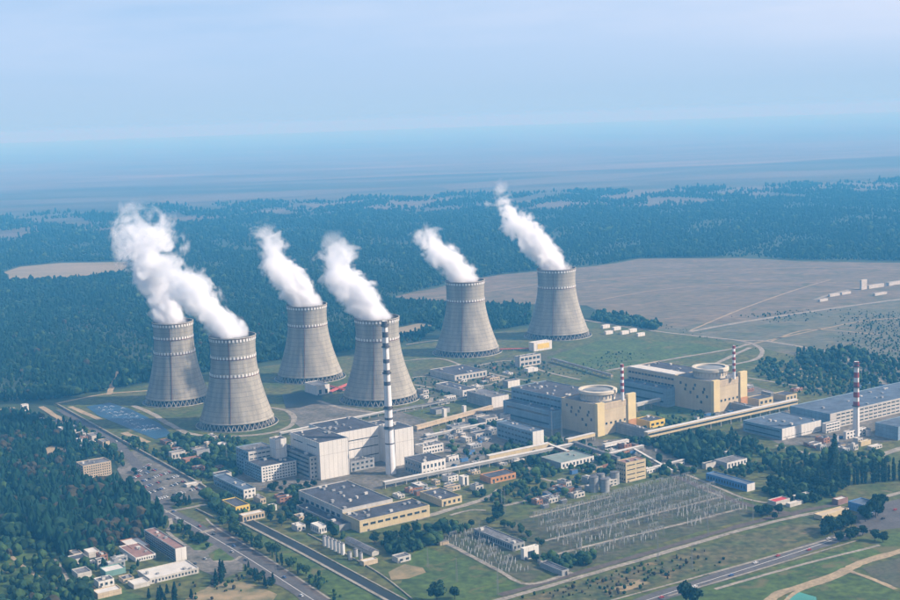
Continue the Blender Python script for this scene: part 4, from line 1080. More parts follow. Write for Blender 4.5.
def gantry(P, rz, w, h, meshes, label, group):
    root = empty('gantry', P, rz, label, 'gantry', group)
    link('post', meshes[0], root, (0, 0, 0)); link('post', meshes[0], root, (w, 0, 0)); link('beam', meshes[1], root)
    for k in range(3): link('insulator_string', meshes[2], root, (w * (.2 + .3 * k), 0, 0))
def equipment_meshes():
    out = []
    q = MB(); q.box(-.5, -.5, -.3, .5, .5, .5); q.bar((0, 0, .5), (0, 0, 2.6), .22); st = q.mesh('stand', M['leg_concrete'])
    q = MB()
    for k in range(6): q.lathe([(.24, 2.6 + k * .55), (.5, 2.75 + k * .55), (.24, 3.1 + k * .55)], 8)
    q.lathe([(.24, 5.9), (.34, 6.0), (.34, 6.5), (.1, 6.6)], 8, cap1=True); col = q.mesh('insulator', M['ceramic'])
    return st, col
EQ = equipment_meshes()
def quad_point(Q, s, t):
    a, b_, c, d = Q
    return (a * (1 - s) + b_ * s) * (1 - t) + (d * (1 - s) + c * s) * t
YQ = [at(528, 521), at(690, 477), at(752, 513), at(584, 564)]
LU, LV = (YQ[1] - YQ[0]).length, (YQ[3] - YQ[0]).length
rng = random.Random(4)
rz_u = math.atan2((YQ[1] - YQ[0]).y, (YQ[1] - YQ[0]).x)
GM = {hh: gantry_meshes(13, hh) for hh in (11, 15)}
posts = []
ROWT = [.06, .17, .30, .42, .52, .64, .74, .86, .95]
for ri, t in enumerate(ROWT):
    n = int(LU / 16); gi_ = 0
    row_name = ['back', 'second', 'third', 'fourth', 'fifth', 'sixth', 'seventh', 'eighth', 'front'][ri]
    for k in range(n):
        s = (k + .2) / n
        if rng.random() < (.22 if t < .7 else .40): continue
        if t > .8 and .45 < s < .62: continue
        hh = 15 if ri in (1, 4, 6) else 11
        P = quad_point(YQ, s, t)
        gantry(P, rz_u, 13, hh, GM[hh], f'galvanised portal gantry in the {row_name} row of the main switchyard, {nth(gi_)}', 'gantries of the main switchyard'); gi_ += 1
eq_pts = []
for t in np.arange(.03, .98, .028):
    n = int(LU / 6.5)
    for k in range(n):
        s = (k + .5 * (int(t * 100) % 2)) / n
        if min(abs(t - x) for x in (.24, .47, .80)) < .018: continue
        if rng.random() < .56 or (t > .82 and .45 < s < .6): continue
        if noise.noise(Vector((s * 6, t * 6, 2))) < -.18: continue
        P = quad_point(YQ, min(s + rng.uniform(-.006, .006), 1), t)
        eq_pts.append((P, rng.uniform(.8, 1.25)))
SQ = [at(440, 541), at(470, 529), at(536, 574), at(506, 577)]
sq_pts = []
for t in np.arange(.05, .97, .045):
    for s in np.arange(.08, .95, .13):
        if rng.random() < .35: continue
        sq_pts.append((quad_point(SQ, s + rng.uniform(-.02, .02), t), rng.uniform(.6, 1.0)))
def merged_equipment(name, pts, label):
    q = MB()
    for P, sc in pts:
        x, y = P.x, P.y
        q.box(x - .5, y - .5, -.3, x + .5, y + .5, .5, 0)
        q.bar((x, y, .5), (x, y, 2.6 * sc), .22, 0)
        q.lathe([(.26, 2.6 * sc), (.45, 3.6 * sc), (.26, 4.4 * sc), (.45, 5.4 * sc), (.2, 6.5 * sc)], 6, c=(x, y, 0), mi=1, cap1=True)
    return tag(q.build(name, [M['leg_concrete'], M['ceramic']]), label, 'insulators', kind='stuff')
eq_pts.sort(key=lambda e: e[0].y)
def eq_thing(P, sc, label, group):
    root = empty('insulator_post', P, 0, label, 'insulator', group)
    root.scale = (sc, sc, sc)
    link('stand', EQ[0], root); link('insulator', EQ[1], root)
n_single = 300 - len(sq_pts)
for P, sc in sq_pts: eq_thing(P, sc, 'pale insulator post in the small switchyard beside the relay house', 'insulator posts of the small switchyard')
for P, sc in eq_pts[:n_single]: eq_thing(P, sc, 'pale insulator post on a stand in the nearer rows of the main switchyard', 'insulator posts of the main switchyard')
if eq_pts[n_single:]: merged_equipment('insulator_rows', eq_pts[n_single:], 'rows of small pale insulator posts across the back of the main switchyard')
# small gantries of the lower yard
g2 = gantry_meshes(9, 8)
for k in range(9):
    P = quad_point(SQ, .2 + .3 * (k % 2), .06 + .1 * k)
    gantry(P, rz_u, 9, 8, g2, f'small portal gantry in the small switchyard, {["farthest", "second", "third", "fourth", "fifth", "sixth", "seventh", "eighth", "nearest"][k]} of nine from the back', 'gantries of the small switchyard')
# conductors between the gantry rows
q = MB()
for k in range(46):
    s = (k + .5) / 46
    for t0, t1 in zip(ROWT, ROWT[1:]):
        if rng.random() < .4: continue
        A, B = quad_point(YQ, s, t0), quad_point(YQ, s, t1)
        pr = None
        for j in range(5):
            f = j / 4
            X = A.lerp(B, f) + Vector((0, 0, 11 - 5 * f * (1 - f)))
            if pr is not None: q.bar(pr, X, .05, sides=3)
            pr = X
tag(q.build('conductors', M['steel']), 'thin sagging conductors strung across the main switchyard', 'wires', kind='stuff')
# lattice masts
def lattice_mast(px, yb, yt, label, group='lattice masts'):
    C = at(px, yb); h = solve(lambda s: proj(C + Vector((0, 0, s)))[1], yt, 5, 30)
    root = empty('lattice_mast', C, R(20), label, 'mast', group)
    q = MB(); w = .75
    for sx in (-1, 1):
        for sy in (-1, 1): q.bar((sx * w, sy * w, -.4), (sx * .15, sy * .15, h), .09, w2=.06)
    q.build('corner_legs', M['galv'], root)
    q = MB(); n = 12
    for k in range(n):
        f0, f1 = k / n, (k + 1) / n
        w0, w1 = w + (.15 - w) * f0, w + (.15 - w) * f1
        for a, b_ in (((-w0, -w0), (w1, -w1)), ((w0, -w0), (w1, w1)), ((w0, w0), (-w1, w1)), ((-w0, w0), (-w1, -w1))):
            q.bar((*a, h * f0), (*b_, h * f1), .035)
    q.build('bracing', M['galv'], root)
    q = MB(); q.bar((0, 0, h), (0, 0, h + 2.5), .08); q.build('spike', M['galv'], root)
for x, yb, yt, l in [(498, 596, 566, 'lattice mast on the lawn at the corner of the small switchyard'), (457, 583, 558, 'lattice mast on the grass left of the small switchyard'),
                     (428, 568, 548, 'lattice mast beside the bare earth patch'), (658, 562, 536, 'lattice mast by the perimeter road, left of two'), (708, 536, 512, 'lattice mast at the near right corner of the switchyard'),
                     (480, 548, 522, 'lattice mast at the left end of the relay house'), (540, 569, 548, 'lattice mast at the white relay tower'), (502, 512, 484, 'lattice mast behind the brick house'),
                     (505, 515, 488, 'lattice mast at the top left corner of the switchyard'), (660, 505, 478, 'lattice mast inside the switchyard back rows'), (620, 535, 508, 'lattice mast in the middle of the switchyard'),
                     (580, 550, 522, 'lattice mast in the left half of the switchyard'), (753, 522, 500, 'lattice mast by the railway bend'), (552, 438, 412, 'lattice pylon at the blue turbine hall, left of two'),
                     (562, 441, 414, 'lattice pylon at the blue turbine hall, right of two'), (547, 372, 350, 'lattice mast on the lawn behind the reactors'), (227, 462, 440, 'lattice mast below the nearest cooling tower'),
                     (692, 570, 545, 'lattice mast on the rough grass by the road'), (276, 575, 555, 'lattice mast between main road and canal')]:
    lattice_mast(x, yb, yt, l)
# transformers
def transformer(px, y, label):
    root = empty('transformer', at(px, y), R(90 - GRID), label, 'transformer', 'transformers of the switchyard')
    q = MB(); q.box(-4, -2, -.2, 4, 2, 4); q.build('tank', M['grey_wall'], root)
    for k in range(3):
        q = MB(); q.lathe([(.5, 4), (.7, 4.4), (.4, 5), (.6, 5.4), (.25, 6.6)], 8, c=(-2.4 + 2.4 * k, 0, 0), cap1=True); q.build('bushing', M['ceramic_brown'], root)
    for s in (-1, 1):
        q = MB()
        for k in range(7): q.box(-3.4 + k, s * 2.9 - .8, .5, -3.1 + k, s * 2.9 + .8, 3.6)
        q.build('radiator', M['steel'], root)
for k, (x, y) in enumerate([(538, 502), (545, 508), (548, 503), (556, 499), (563, 503), (572, 496)]):
    transformer(x, y, 'grey transformer with radiators above the main switchyard, ' + nth(k))

# ------------------------------------------------------------------ vehicles
CARCOL = {'white': (0.75, 0.75, 0.74), 'dark': (0.03, 0.03, 0.035), 'red': (0.42, 0.03, 0.03), 'silver': (0.45, 0.46, 0.47), 'blue': (0.05, 0.12, 0.32)}
M['tyre'] = mat('tyre', (0.02, 0.02, 0.02))
car_me = {}
for nm, c in CARCOL.items():
    pm = mat('car_paint_' + nm, c, rough=.3, var=.04, spec=.5)
    q = MB()
    prof = [(-2.2, .35), (-2.2, .85), (-1.2, .95), (-.7, 1.45), (1.0, 1.48), (1.7, .98), (2.2, .9), (2.2, .35)]
    for i in range(len(prof)):
        (x0, z0), (x1, z1) = prof[i], prof[(i + 1) % len(prof)]
        gl = 1 if i in (2, 4) else 0
        q.quad((x0, -.85, z0), (x0, .85, z0), (x1, .85, z1), (x1, -.85, z1), gl)
    n = len(q.v)
    for s in (-.85, .85):
        n = len(q.v); q.v += [(x, s, z) for x, z in prof]; f = tuple(n + k for k in range(len(prof)))
        q.f.append(f if s > 0 else tuple(reversed(f))); q.m.append(0)
        q.quad((-1.05, s * 1.012, 1.0), (1.45, s * 1.012, 1.0), (.95, s * 1.012, 1.4), (-.68, s * 1.012, 1.4), 1)
        for x in (-1.35, 1.35): q.lathe([(.0, 0), (.34, 0), (.34, .2), (.0, .2)], 8, c=(0, 0, 0), mi=2) if False else q.bar((x, s - .1, .34), (x, s + .1, .34), .34, 2, sides=8)
    car_me[nm] = q.mesh('parked_car', [pm, M['glass'], M['tyre']])
rng = random.Random(9)
def car(P, rz, colour, label, group, z=.78):
    o = link('parked_car' if 'park' in label else 'car', car_me[colour], None, (P.x, P.y, z), rz)
    o.scale = (1.12, 1.12, 1.12)
    tag(o, label, 'car', group)
ROW_LINES = [((128, 481), (160, 469)), ((131, 486), (170, 473)), ((139, 490), (178, 477)), ((146, 495), (186, 482)), ((134, 476), (150, 465)), ((155, 501), (200, 489))]
for rn, (a, b_) in enumerate(ROW_LINES):
    A, B = at(*a), at(*b_); n = int((B - A).length / 3.4)
    rz = math.atan2((B - A).y, (B - A).x) + math.pi / 2; ci_ = 0
    row_name = ['second', 'third', 'fourth', 'fifth', 'short back', 'front'][rn]
    for k in range(n):
        if rng.random() < .30: continue
        cl = rng.choice(['white', 'white', 'dark', 'silver', 'silver', 'red', 'blue'])
        car(A.lerp(B, (k + .5) / n), rz + rng.uniform(-.05, .05), cl, f'{cl} car parked in the {row_name} row of the car park, {nth(min(ci_, 29))}', 'cars in the car park'); ci_ += 1
for k, (x, y, cl) in enumerate([(883, 520, 'dark'), (872, 516, 'white'), (895, 511, 'red'), (205, 560, 'silver'), (195, 565, 'dark'), (232, 553, 'silver'),
                                 (850, 537, 'blue'), (178, 520, 'white')]):
    where = ['on the junction at right', 'entering the junction at right', 'at the right edge on the junction',
             'on the forecourt by the traffic island', 'on the forecourt near the administration slab', 'by the bend of the forecourt', 'leaving the junction on the dual road', 'at the top of the main road by the car park']
    car(at(x, y), R(34) if x > 600 else R(-50), cl, f'{cl} car {where[k]}', 'cars on the roads', z=.8)

# traffic on the two main roads
def traffic(line, n, where, seed):
    P = smooth_line([at(*p) for p in line]); rg = random.Random(seed)
    for k in range(n):
        t = (k + rg.uniform(.2, .8)) / n * (len(P) - 1); i = min(int(t), len(P) - 2)
        d = P[i + 1] - P[i]; q = P[i].lerp(P[i + 1], t - i); nrm = Vector((-d.y, d.x, 0)).normalized()
        cl = rg.choice(['white', 'dark', 'silver', 'red', 'blue', 'white'])
        car(q + nrm * rg.choice([-4.2, 4.2]), math.atan2(d.y, d.x), cl, f'{cl} car driving on {where}, {nth(k)}', 'cars on the roads', z=.8)
traffic([(162, 509), (185, 522), (240, 554), (312, 600)], 9, 'the main road beside the canal', 3)
traffic([(650, 600), (740, 571.5), (800, 552), (866, 529)], 8, 'the dual road at lower right', 8)
traffic([(108, 438), (128, 455)], 2, 'the road above the car park', 5)
# ------------------------------------------------------------------ containers and small sheds standing about the yards
box_kinds = []
for nm, c in (('white', 'white_panel'), ('grey', 'grey_wall'), ('rusty', 'brick_wall'), ('blue', 'bright_blue'), ('tan', 'tan_wall')):
    q = MB(); q.box(0, 0, -.3, 6.2, 2.8, 2.7)
    for k in range(10): q.box(.2 + k * .6, -.08, .1, .45 + k * .6, 0, 2.5)
    q.box(-.1, -.1, 2.71, 6.3, 2.9, 2.85, 1)
    box_kinds.append((nm, q.mesh('container', [M[c], M['grey_roof']])))
rng = random.Random(21)
def clutter(poly, n, where, group):
    P = [at(*p) for p in poly]
    for k, X in enumerate(sorted((quad_point(P, rng.random(), rng.random()) for _ in range(n)), key=lambda X: proj(X)[0])):
        nm, me = rng.choice(box_kinds)
        o = link('container', me, None, (X.x, X.y, .6), R(90 - GRID) + (math.pi / 2 if rng.random() < .4 else 0))
        f = rng.uniform(.8, 1.7); o.scale = (f, f * rng.uniform(.8, 1.3), f * rng.uniform(.8, 1.2))
        tag(o, f'{nm} container {where}, {nth(k)}', 'container', group)
clutter([(440, 436), (488, 418), (520, 430), (480, 446)], 26, 'in the crowded yard left of the blue turbine hall', 'containers left of the turbine hall')
clutter([(430, 470), (470, 452), (490, 456), (450, 474)], 8, 'behind the workshop by the long grey gallery', 'containers behind the workshop')
clutter([(400, 500), (425, 486), (450, 492), (430, 503)], 12, 'between the warehouse and the garage', 'containers by the garage')
clutter([(520, 500), (570, 488), (580, 494), (530, 506)], 14, 'above the main switchyard by the transformers', 'containers by the transformers')
clutter([(560, 476), (600, 466), (612, 474), (580, 484)], 10, 'left of the control house and its tanks', 'containers by the control house')
clutter([(600, 446), (640, 440), (660, 452), (625, 460)], 9, 'at the foot of the nearer reactor', 'containers at the reactor foot')
clutter([(800, 446), (840, 438), (880, 446), (830, 452)], 10, 'in front of the red and white chimney', 'containers by the right chimney')
clutter([(430, 374), (500, 366), (520, 376), (440, 392)], 10, 'on the ground below the right cooling towers', 'containers below the right towers')
clutter([(170, 452), (205, 448), (230, 462), (190, 470)], 12, 'among the trees below the nearest cooling tower', 'containers below the nearest tower')
clutter([(430, 545), (445, 540), (450, 546), (436, 549)], 4, 'at the left end of the small switchyard', 'containers at the small switchyard')
clutter([(690, 415), (730, 408), (740, 416), (700, 424)], 7, 'on the grass in front of the farther reactor', 'containers at the farther reactor')
clutter([(845, 385), (875, 380), (890, 388), (860, 392)], 5, 'near the road bend behind the long right hall', 'containers at the right road bend')
# ------------------------------------------------------------------ trees
def leaf_mat(name, c, c2, rnd=.24):
    mt = mat(name, c, col2=c2, scale=.25, detail=3, rough=.9, rnd=rnd, spec=.1)
    return mt
M['leaf'] = leaf_mat('leaf_green', (0.052, 0.098, 0.030), (0.028, 0.058, 0.020))
M['leaf_dark'] = leaf_mat('leaf_dark', (0.023, 0.056, 0.026), (0.012, 0.032, 0.017))
M['leaf_pine'] = leaf_mat('leaf_pine', (0.014, 0.048, 0.026), (0.007, 0.027, 0.018))
M['leaf_rust'] = leaf_mat('leaf_rust', (0.072, 0.055, 0.030), (0.040, 0.042, 0.024))
M['leaf_poplar'] = leaf_mat('leaf_poplar', (0.034, 0.070, 0.034), (0.018, 0.042, 0.022))
M['bark'] = mat('bark', (0.09, 0.07, 0.05), scale=.5)
def crown_mesh(name, lobes, n, size, mt, seed):
    """crown of many small leaf clumps spread through a few ellipsoidal lobes (x, y, z, rx, rz, weight)"""
    rg = np.random.default_rng(seed)
    wts = np.array([l[5] for l in lobes], float); wts /= wts.sum()
    V, F = [], []
    for k in range(n):
        l = lobes[rg.choice(len(lobes), p=wts)]
        d = rg.normal(size=3); d /= np.linalg.norm(d)
        rr = rg.uniform(.35, 1.0) ** .45 * rg.uniform(.88, 1.12)
        c = np.array([l[0] + d[0] * l[3] * rr, l[1] + d[1] * l[3] * rr, l[2] + d[2] * l[4] * rr])
        nrm = d + rg.normal(size=3) * .45; nrm /= np.linalg.norm(nrm)
        t = np.cross(nrm, rg.normal(size=3)); t /= np.linalg.norm(t); b_ = np.cross(nrm, t)
        s = size * rg.uniform(.6, 1.35)
        i = len(V)
        V += [tuple(c + t * s), tuple(c + b_ * s * .8 - nrm * s * .25), tuple(c - t * s), tuple(c - b_ * s * .8 - nrm * s * .25)]
        F.append((i, i+1, i+2, i+3))
    me = bpy.data.meshes.new(name); me.from_pydata(V, [], F); me.materials.append(mt); me.update()
    return me
def trunk_mesh(name, h, r, limbs, seed):
    rg = random.Random(seed); q = MB()
    q.bar((0, 0, -.5), (0, 0, h), r, w2=r * .45, sides=6)
    for k in range(limbs):
        z = h * rg.uniform(.45, .85); a = rg.uniform(0, 6.28); l = h * rg.uniform(.22, .38)
        q.bar((0, 0, z), (math.cos(a) * l, math.sin(a) * l, z + l * .8), r * .4, w2=r * .15, sides=4)
    return q.mesh(name, M['bark'])
def broad_lobes(seed, R_=4.6, H=12):
    rg = random.Random(seed); L = [(0, 0, H * .60, R_ * .75, H * .34, 3)]
    for k in range(6):
        a = k * 1.05 + rg.uniform(-.3, .3); d = R_ * rg.uniform(.38, .6)
        L.append((math.cos(a) * d, math.sin(a) * d, H * rg.uniform(.45, .78), R_ * rg.uniform(.38, .58), H * rg.uniform(.15, .24), 1.5))
    return L
TREES = {'broad': [], 'dark': [], 'poplar': [], 'pine': []}
for k in range(3):
    TREES['broad'].append((trunk_mesh('trunk', 8, .35, 4, k), crown_mesh('crown', broad_lobes(k), 420, .85, M['leaf'], k)))
    TREES['dark'].append((trunk_mesh('trunk', 8, .35, 4, k + 9), crown_mesh('crown', broad_lobes(k + 20), 420, .85, M['leaf_dark'], k + 9)))
    L_ = [(0, 0, 2.5 + j * 2.0, 1.9 * math.sin(.55 + 2.3 * j / 9) + .25, 1.9, 1) for j in range(10)]
    TREES['poplar'].append((trunk_mesh('trunk', 16, .3, 3, k), crown_mesh('crown', L_, 420, .75, M['leaf_poplar'], k + 30)))
    L_ = [(0, 0, 3 + j * 1.6, 3.0 * (1 - j / 8.5) + .3, 1.1, 1.6 - j * .15) for j in range(8)]
    TREES['pine'].append((trunk_mesh('trunk', 13, .28, 3, k), crown_mesh('crown', L_, 330, .8, M['leaf_pine'], k + 50)))
TREE_NAME = {'broad': 'broadleaf_tree', 'dark': 'broadleaf_tree', 'poplar': 'poplar_tree', 'pine': 'conifer_tree'}
TREE_H = {'broad': 12.2, 'dark': 12.2, 'poplar': 22.5, 'pine': 15.5}
rng = random.Random(77)
def tree(P, kind, h, label, group):
    tr, cr = rng.choice(TREES[kind])
    root = empty(TREE_NAME[kind], (P.x, P.y, 0), rng.uniform(0, 6.28), label, 'tree', group)
    s = h / TREE_H[kind]; root.scale = (s * rng.uniform(.85, 1.2), s * rng.uniform(.85, 1.2), s)
    link('trunk', tr, root); link('crown', cr, root)
def line_trees(a, b_, n, kind, h, label, group, jit=3.0, mix=None):
    A, B = at(*a), at(*b_)
    for k in range(n):
        P = A.lerp(B, (k + .5) / n) + Vector((rng.uniform(-jit, jit), rng.uniform(-jit, jit), 0))
        tree(P, mix if (mix and rng.random() < .35) else kind, h * rng.uniform(.75, 1.25), f'{label}, {nth(min(k, 29))}', group)
def free(P, margin=2.5, road=1.0):
    """mask of points that stand on no building and no road"""
    P = np.asarray(P, float).reshape(-1, 2); ok = np.ones(len(P), bool)
    if not len(P): return ok
    for (x, y, rz, a, b_) in FOOT:
        dx, dy = P[:, 0] - x, P[:, 1] - y
        lu, lv = dx * math.cos(rz) + dy * math.sin(rz), -dx * math.sin(rz) + dy * math.cos(rz)
        f_ = 11 if b_ > 8 else margin            # keep the fronts of buildings clear
        ok &= ~((lu > -min(f_, 6)) & (lu < a + margin) & (lv > -f_) & (lv < b_ + margin))
    lo, hi = P.min(0) - 30, P.max(0) + 30
    for pts, w in STRIPS:
        A = np.array(pts); d = w / 2 + road
        if (A.max(0) < lo).any() or (A.min(0) > hi).any(): continue
        for p, q in zip(A, A[1:]):
            v = q - p; l2 = (v * v).sum()
            if l2 < 1e-6: continue
            t = np.clip(((P - p) @ v) / l2, 0, 1)
            e = P - (p + t[:, None] * v)
            ok &= (e * e).sum(1) > d * d
    return ok
def in_poly(x, y, poly):
    c = False; j = len(poly) - 1
    for i in range(len(poly)):
        if (poly[i][1] > y) != (poly[j][1] > y) and x < (poly[j][0] - poly[i][0]) * (y - poly[i][1]) / (poly[j][1] - poly[i][1]) + poly[i][0]: c = not c
        j = i
    return c
def area_trees(poly, n, kind, h, label, group, mix=None, mind=4.5):
    P = [at(*p) for p in poly]; W_ = [(p.x, p.y) for p in P]
    x0, x1 = min(p[0] for p in W_), max(p[0] for p in W_); y0, y1 = min(p[1] for p in W_), max(p[1] for p in W_)
    got = []; tries = 0
    while len(got) < n and tries < n * 60:
        tries += 1
        x, y = rng.uniform(x0, x1), rng.uniform(y0, y1)
        if not in_poly(x, y, W_) or not free([(x, y)], 3.0, 1.5)[0] or any((x - a) ** 2 + (y - b_) ** 2 < mind ** 2 for a, b_ in got): continue
        got.append((x, y))
    got.sort(key=lambda g: proj((g[0], g[1], 0))[0])
    for k, (x, y) in enumerate(got):
        tree(Vector((x, y, 0)), mix if (mix and rng.random() < .35) else kind, h * rng.uniform(.7, 1.25), f'{label}, {nth(k)}' if k < 30 and n <= 30 else label, group)
line_trees((815, 489), (905, 480), 30, 'poplar', 25, 'tall slim poplar in the long row at right', 'poplar row', 3)
line_trees((780, 479), (812, 476), 9, 'poplar', 20, 'poplar in the short row left of the clump', 'short poplar row', 4)
area_trees([(826, 478), (843, 476), (842, 470), (828, 471)], 8, 'poplar', 38, 'very tall poplar in the clump right of the hall', 'tall poplar clump', mind=3)
area_trees([(765, 492), (800, 478), (838, 480), (845, 493), (815, 503), (785, 501)], 38, 'dark', 15, 'dark broadleaf tree in the thicket between the blue shed and the poplars', 'thicket by the poplars', mix='broad')
area_trees([(652, 450), (700, 440), (735, 445), (760, 455), (740, 460), (690, 462), (660, 462)], 30, 'dark', 15, 'dark tree in front of the white-roofed gallery', 'trees along the gallery', mix='poplar')
area_trees([(815, 540), (845, 520), (868, 535), (850, 541), (820, 550)], 16, 'dark', 15, 'large dark tree in the clump by the junction', 'clump by the junction', mind=6)
area_trees([(862, 513), (882, 508), (880, 522), (864, 524)], 6, 'dark', 20, 'tall dark tree behind the blue-roofed gate shed', 'trees at the gate shed')
area_trees([(752, 512), (770, 507), (790, 515), (770, 524)], 8, 'dark', 11, 'dark bushy tree below the red-roofed gate building', 'trees by the railway gate')
for x, y, h, l in [(686, 604, 22, 'big dark tree at the bottom edge right of the switchyard road'), (437, 602, 20, 'big dark tree at the bottom edge below the small switchyard'), (455, 600, 14, 'bushy tree right of the big dark tree at the bottom edge'),
                   (875, 541, 13, 'round tree at the junction, left of two'), (883, 543, 12, 'round tree at the junction, right of two'), (694, 606, 18, 'second dark tree at the bottom edge, right of the big one')]:
    tree(at(x, y), 'dark', h, l, 'single trees')
line_trees((226, 531), (305, 577), 26, 'poplar', 12, 'small tree in the hedge between main road and canal', 'hedge row by the canal', 4, mix='broad')
line_trees((218, 523), (262, 546), 12, 'broad', 10, 'bushy tree on the lawn at the head of the canal', 'trees at the canal head', 7)
area_trees([(285, 500), (305, 496), (340, 530), (330, 536), (300, 522)], 22, 'dark', 11, 'dark tree along the shaded side of the warehouse', 'trees left of the warehouse', mix='broad')
area_trees([(255, 512), (285, 506), (300, 530), (285, 533)], 12, 'broad', 10, 'green tree between the gatehouse and the warehouse', 'trees by the gatehouse', mix='dark')
area_trees([(370, 545), (430, 525), (455, 528), (440, 540), (400, 555)], 22, 'dark', 12, 'dark tree in front of the cream warehouse wall', 'trees before the warehouse', mix='poplar')
area_trees([(463, 533), (480, 522), (500, 512), (505, 520), (480, 530)], 9, 'dark', 10, 'dark tree left of the main switchyard', 'trees left of the switchyard')
area_trees([(500, 524), (530, 535), (545, 548), (525, 545), (505, 532)], 10, 'broad', 9, 'green bush beside the relay house roof', 'bushes at the relay house')
area_trees([(262, 487), (300, 482), (322, 486), (300, 492), (270, 494)], 14, 'dark', 9, 'dark tree in front of the office wing', 'trees at the office wing')
area_trees([(168, 448), (200, 443), (235, 452), (235, 470), (205, 476), (180, 462)], 26, 'broad', 9, 'bushy tree below the nearest cooling tower', 'trees below the nearest tower', mix='dark')
area_trees([(150, 505), (165, 500), (190, 500), (196, 508), (170, 512)], 10, 'dark', 10, 'small tree at the lower corner of the car park', 'trees at the car park', mix='pine')
area_trees([(130, 472), (140, 468), (150, 472), (140, 477)], 6, 'dark', 7, 'round bush on the green island of the car park', 'bushes in the car park')
area_trees([(186, 543), (196, 537), (214, 545), (205, 551)], 9, 'dark', 8, 'small tree on the left traffic island', 'trees on the left island')
area_trees([(170, 525), (180, 522), (210, 540), (195, 545)], 9, 'broad', 9, 'tree on the lawn by the administration slab', 'trees by the administration slab', mix='dark')
area_trees([(236, 560), (262, 565), (290, 585), (270, 590), (240, 575)], 12, 'dark', 10, 'dark tree on the verge left of the main road', 'trees left of the main road', mix='pine')
area_trees([(140, 600), (170, 590), (200, 598), (190, 606), (145, 606)], 10, 'pine', 13, 'dark conifer at the bottom edge by the white-roofed hall', 'conifers at the bottom left')
area_trees([(205, 575), (225, 572), (235, 585), (215, 592)], 7, 'pine', 12, 'conifer on the rough ground below the forecourt', 'conifers below the forecourt')

# woods that read as one mass: instances on scattered points
def lump(name, mt, seed, rx=3.2, rz=5.0, zc=7.0, cone=False):
    rg = random.Random(seed)
    bm = bmesh.new(); bmesh.ops.create_icosphere(bm, subdivisions=2, radius=1)
    for v in bm.verts:
        n1 = noise.noise(v.co * 2.2 + Vector((seed * 7.1, 0, 0))); n2 = noise.noise(v.co * 6 + Vector((0, seed * 3.3, 0)))
        s = 1 + .38 * n1 + .35 * n2
        k = (1 - .45 * (v.co.z + 1) / 2 * 1.2) if cone else 1.0
        v.co = Vector((v.co.x * rx * s * k, v.co.y * rx * s * k, v.co.z * rz * (1 + .2 * n1) + zc))
    me = bpy.data.meshes.new(name); bm.to_mesh(me); bm.free(); me.materials.append(mt)
    o = bpy.data.objects.new(name, me)
    return o
wood_col = bpy.data.collections.new('wood_shapes')
shapes = [lump('wood_shape', M['leaf_pine'], 1, 2.8, 5.6, 7.4, True), lump('wood_shape', M['leaf_pine'], 2, 2.6, 6.0, 7.8, True), lump('wood_shape', M['leaf_dark'], 3, 3.4, 4.6, 6.0),
          lump('wood_shape', M['leaf'], 4, 3.4, 4.4, 5.8), lump('wood_shape', M['leaf_rust'], 5, 3.0, 4.8, 6.5)]
for o in shapes: wood_col.objects.link(o)
ng = bpy.data.node_groups.new('wood', 'GeometryNodeTree')
ng.interface.new_socket('Geometry', in_out='INPUT', socket_type='NodeSocketGeometry')
ng.interface.new_socket('Geometry', in_out='OUTPUT', socket_type='NodeSocketGeometry')
gi = ng.nodes.new('NodeGroupInput'); go = ng.nodes.new('NodeGroupOutput')
ip = ng.nodes.new('GeometryNodeInstanceOnPoints'); ci = ng.nodes.new('GeometryNodeCollectionInfo')
ci.inputs['Collection'].default_value = wood_col; ci.inputs['Separate Children'].default_value = True; ci.inputs['Reset Children'].default_value = True
ip.inputs['Pick Instance'].default_value = True
def named(nm, typ):
    n = ng.nodes.new('GeometryNodeInputNamedAttribute'); n.data_type = typ; n.inputs['Name'].default_value = nm; return n.outputs['Attribute']
ng.links.new(gi.outputs[0], ip.inputs['Points']); ng.links.new(ci.outputs[0], ip.inputs['Instance'])
ng.links.new(named('shape', 'INT'), ip.inputs['Instance Index']); ng.links.new(named('turn', 'FLOAT_VECTOR'), ip.inputs['Rotation']); ng.links.new(named('size', 'FLOAT_VECTOR'), ip.inputs['Scale'])
ng.links.new(ip.outputs[0], go.inputs[0])
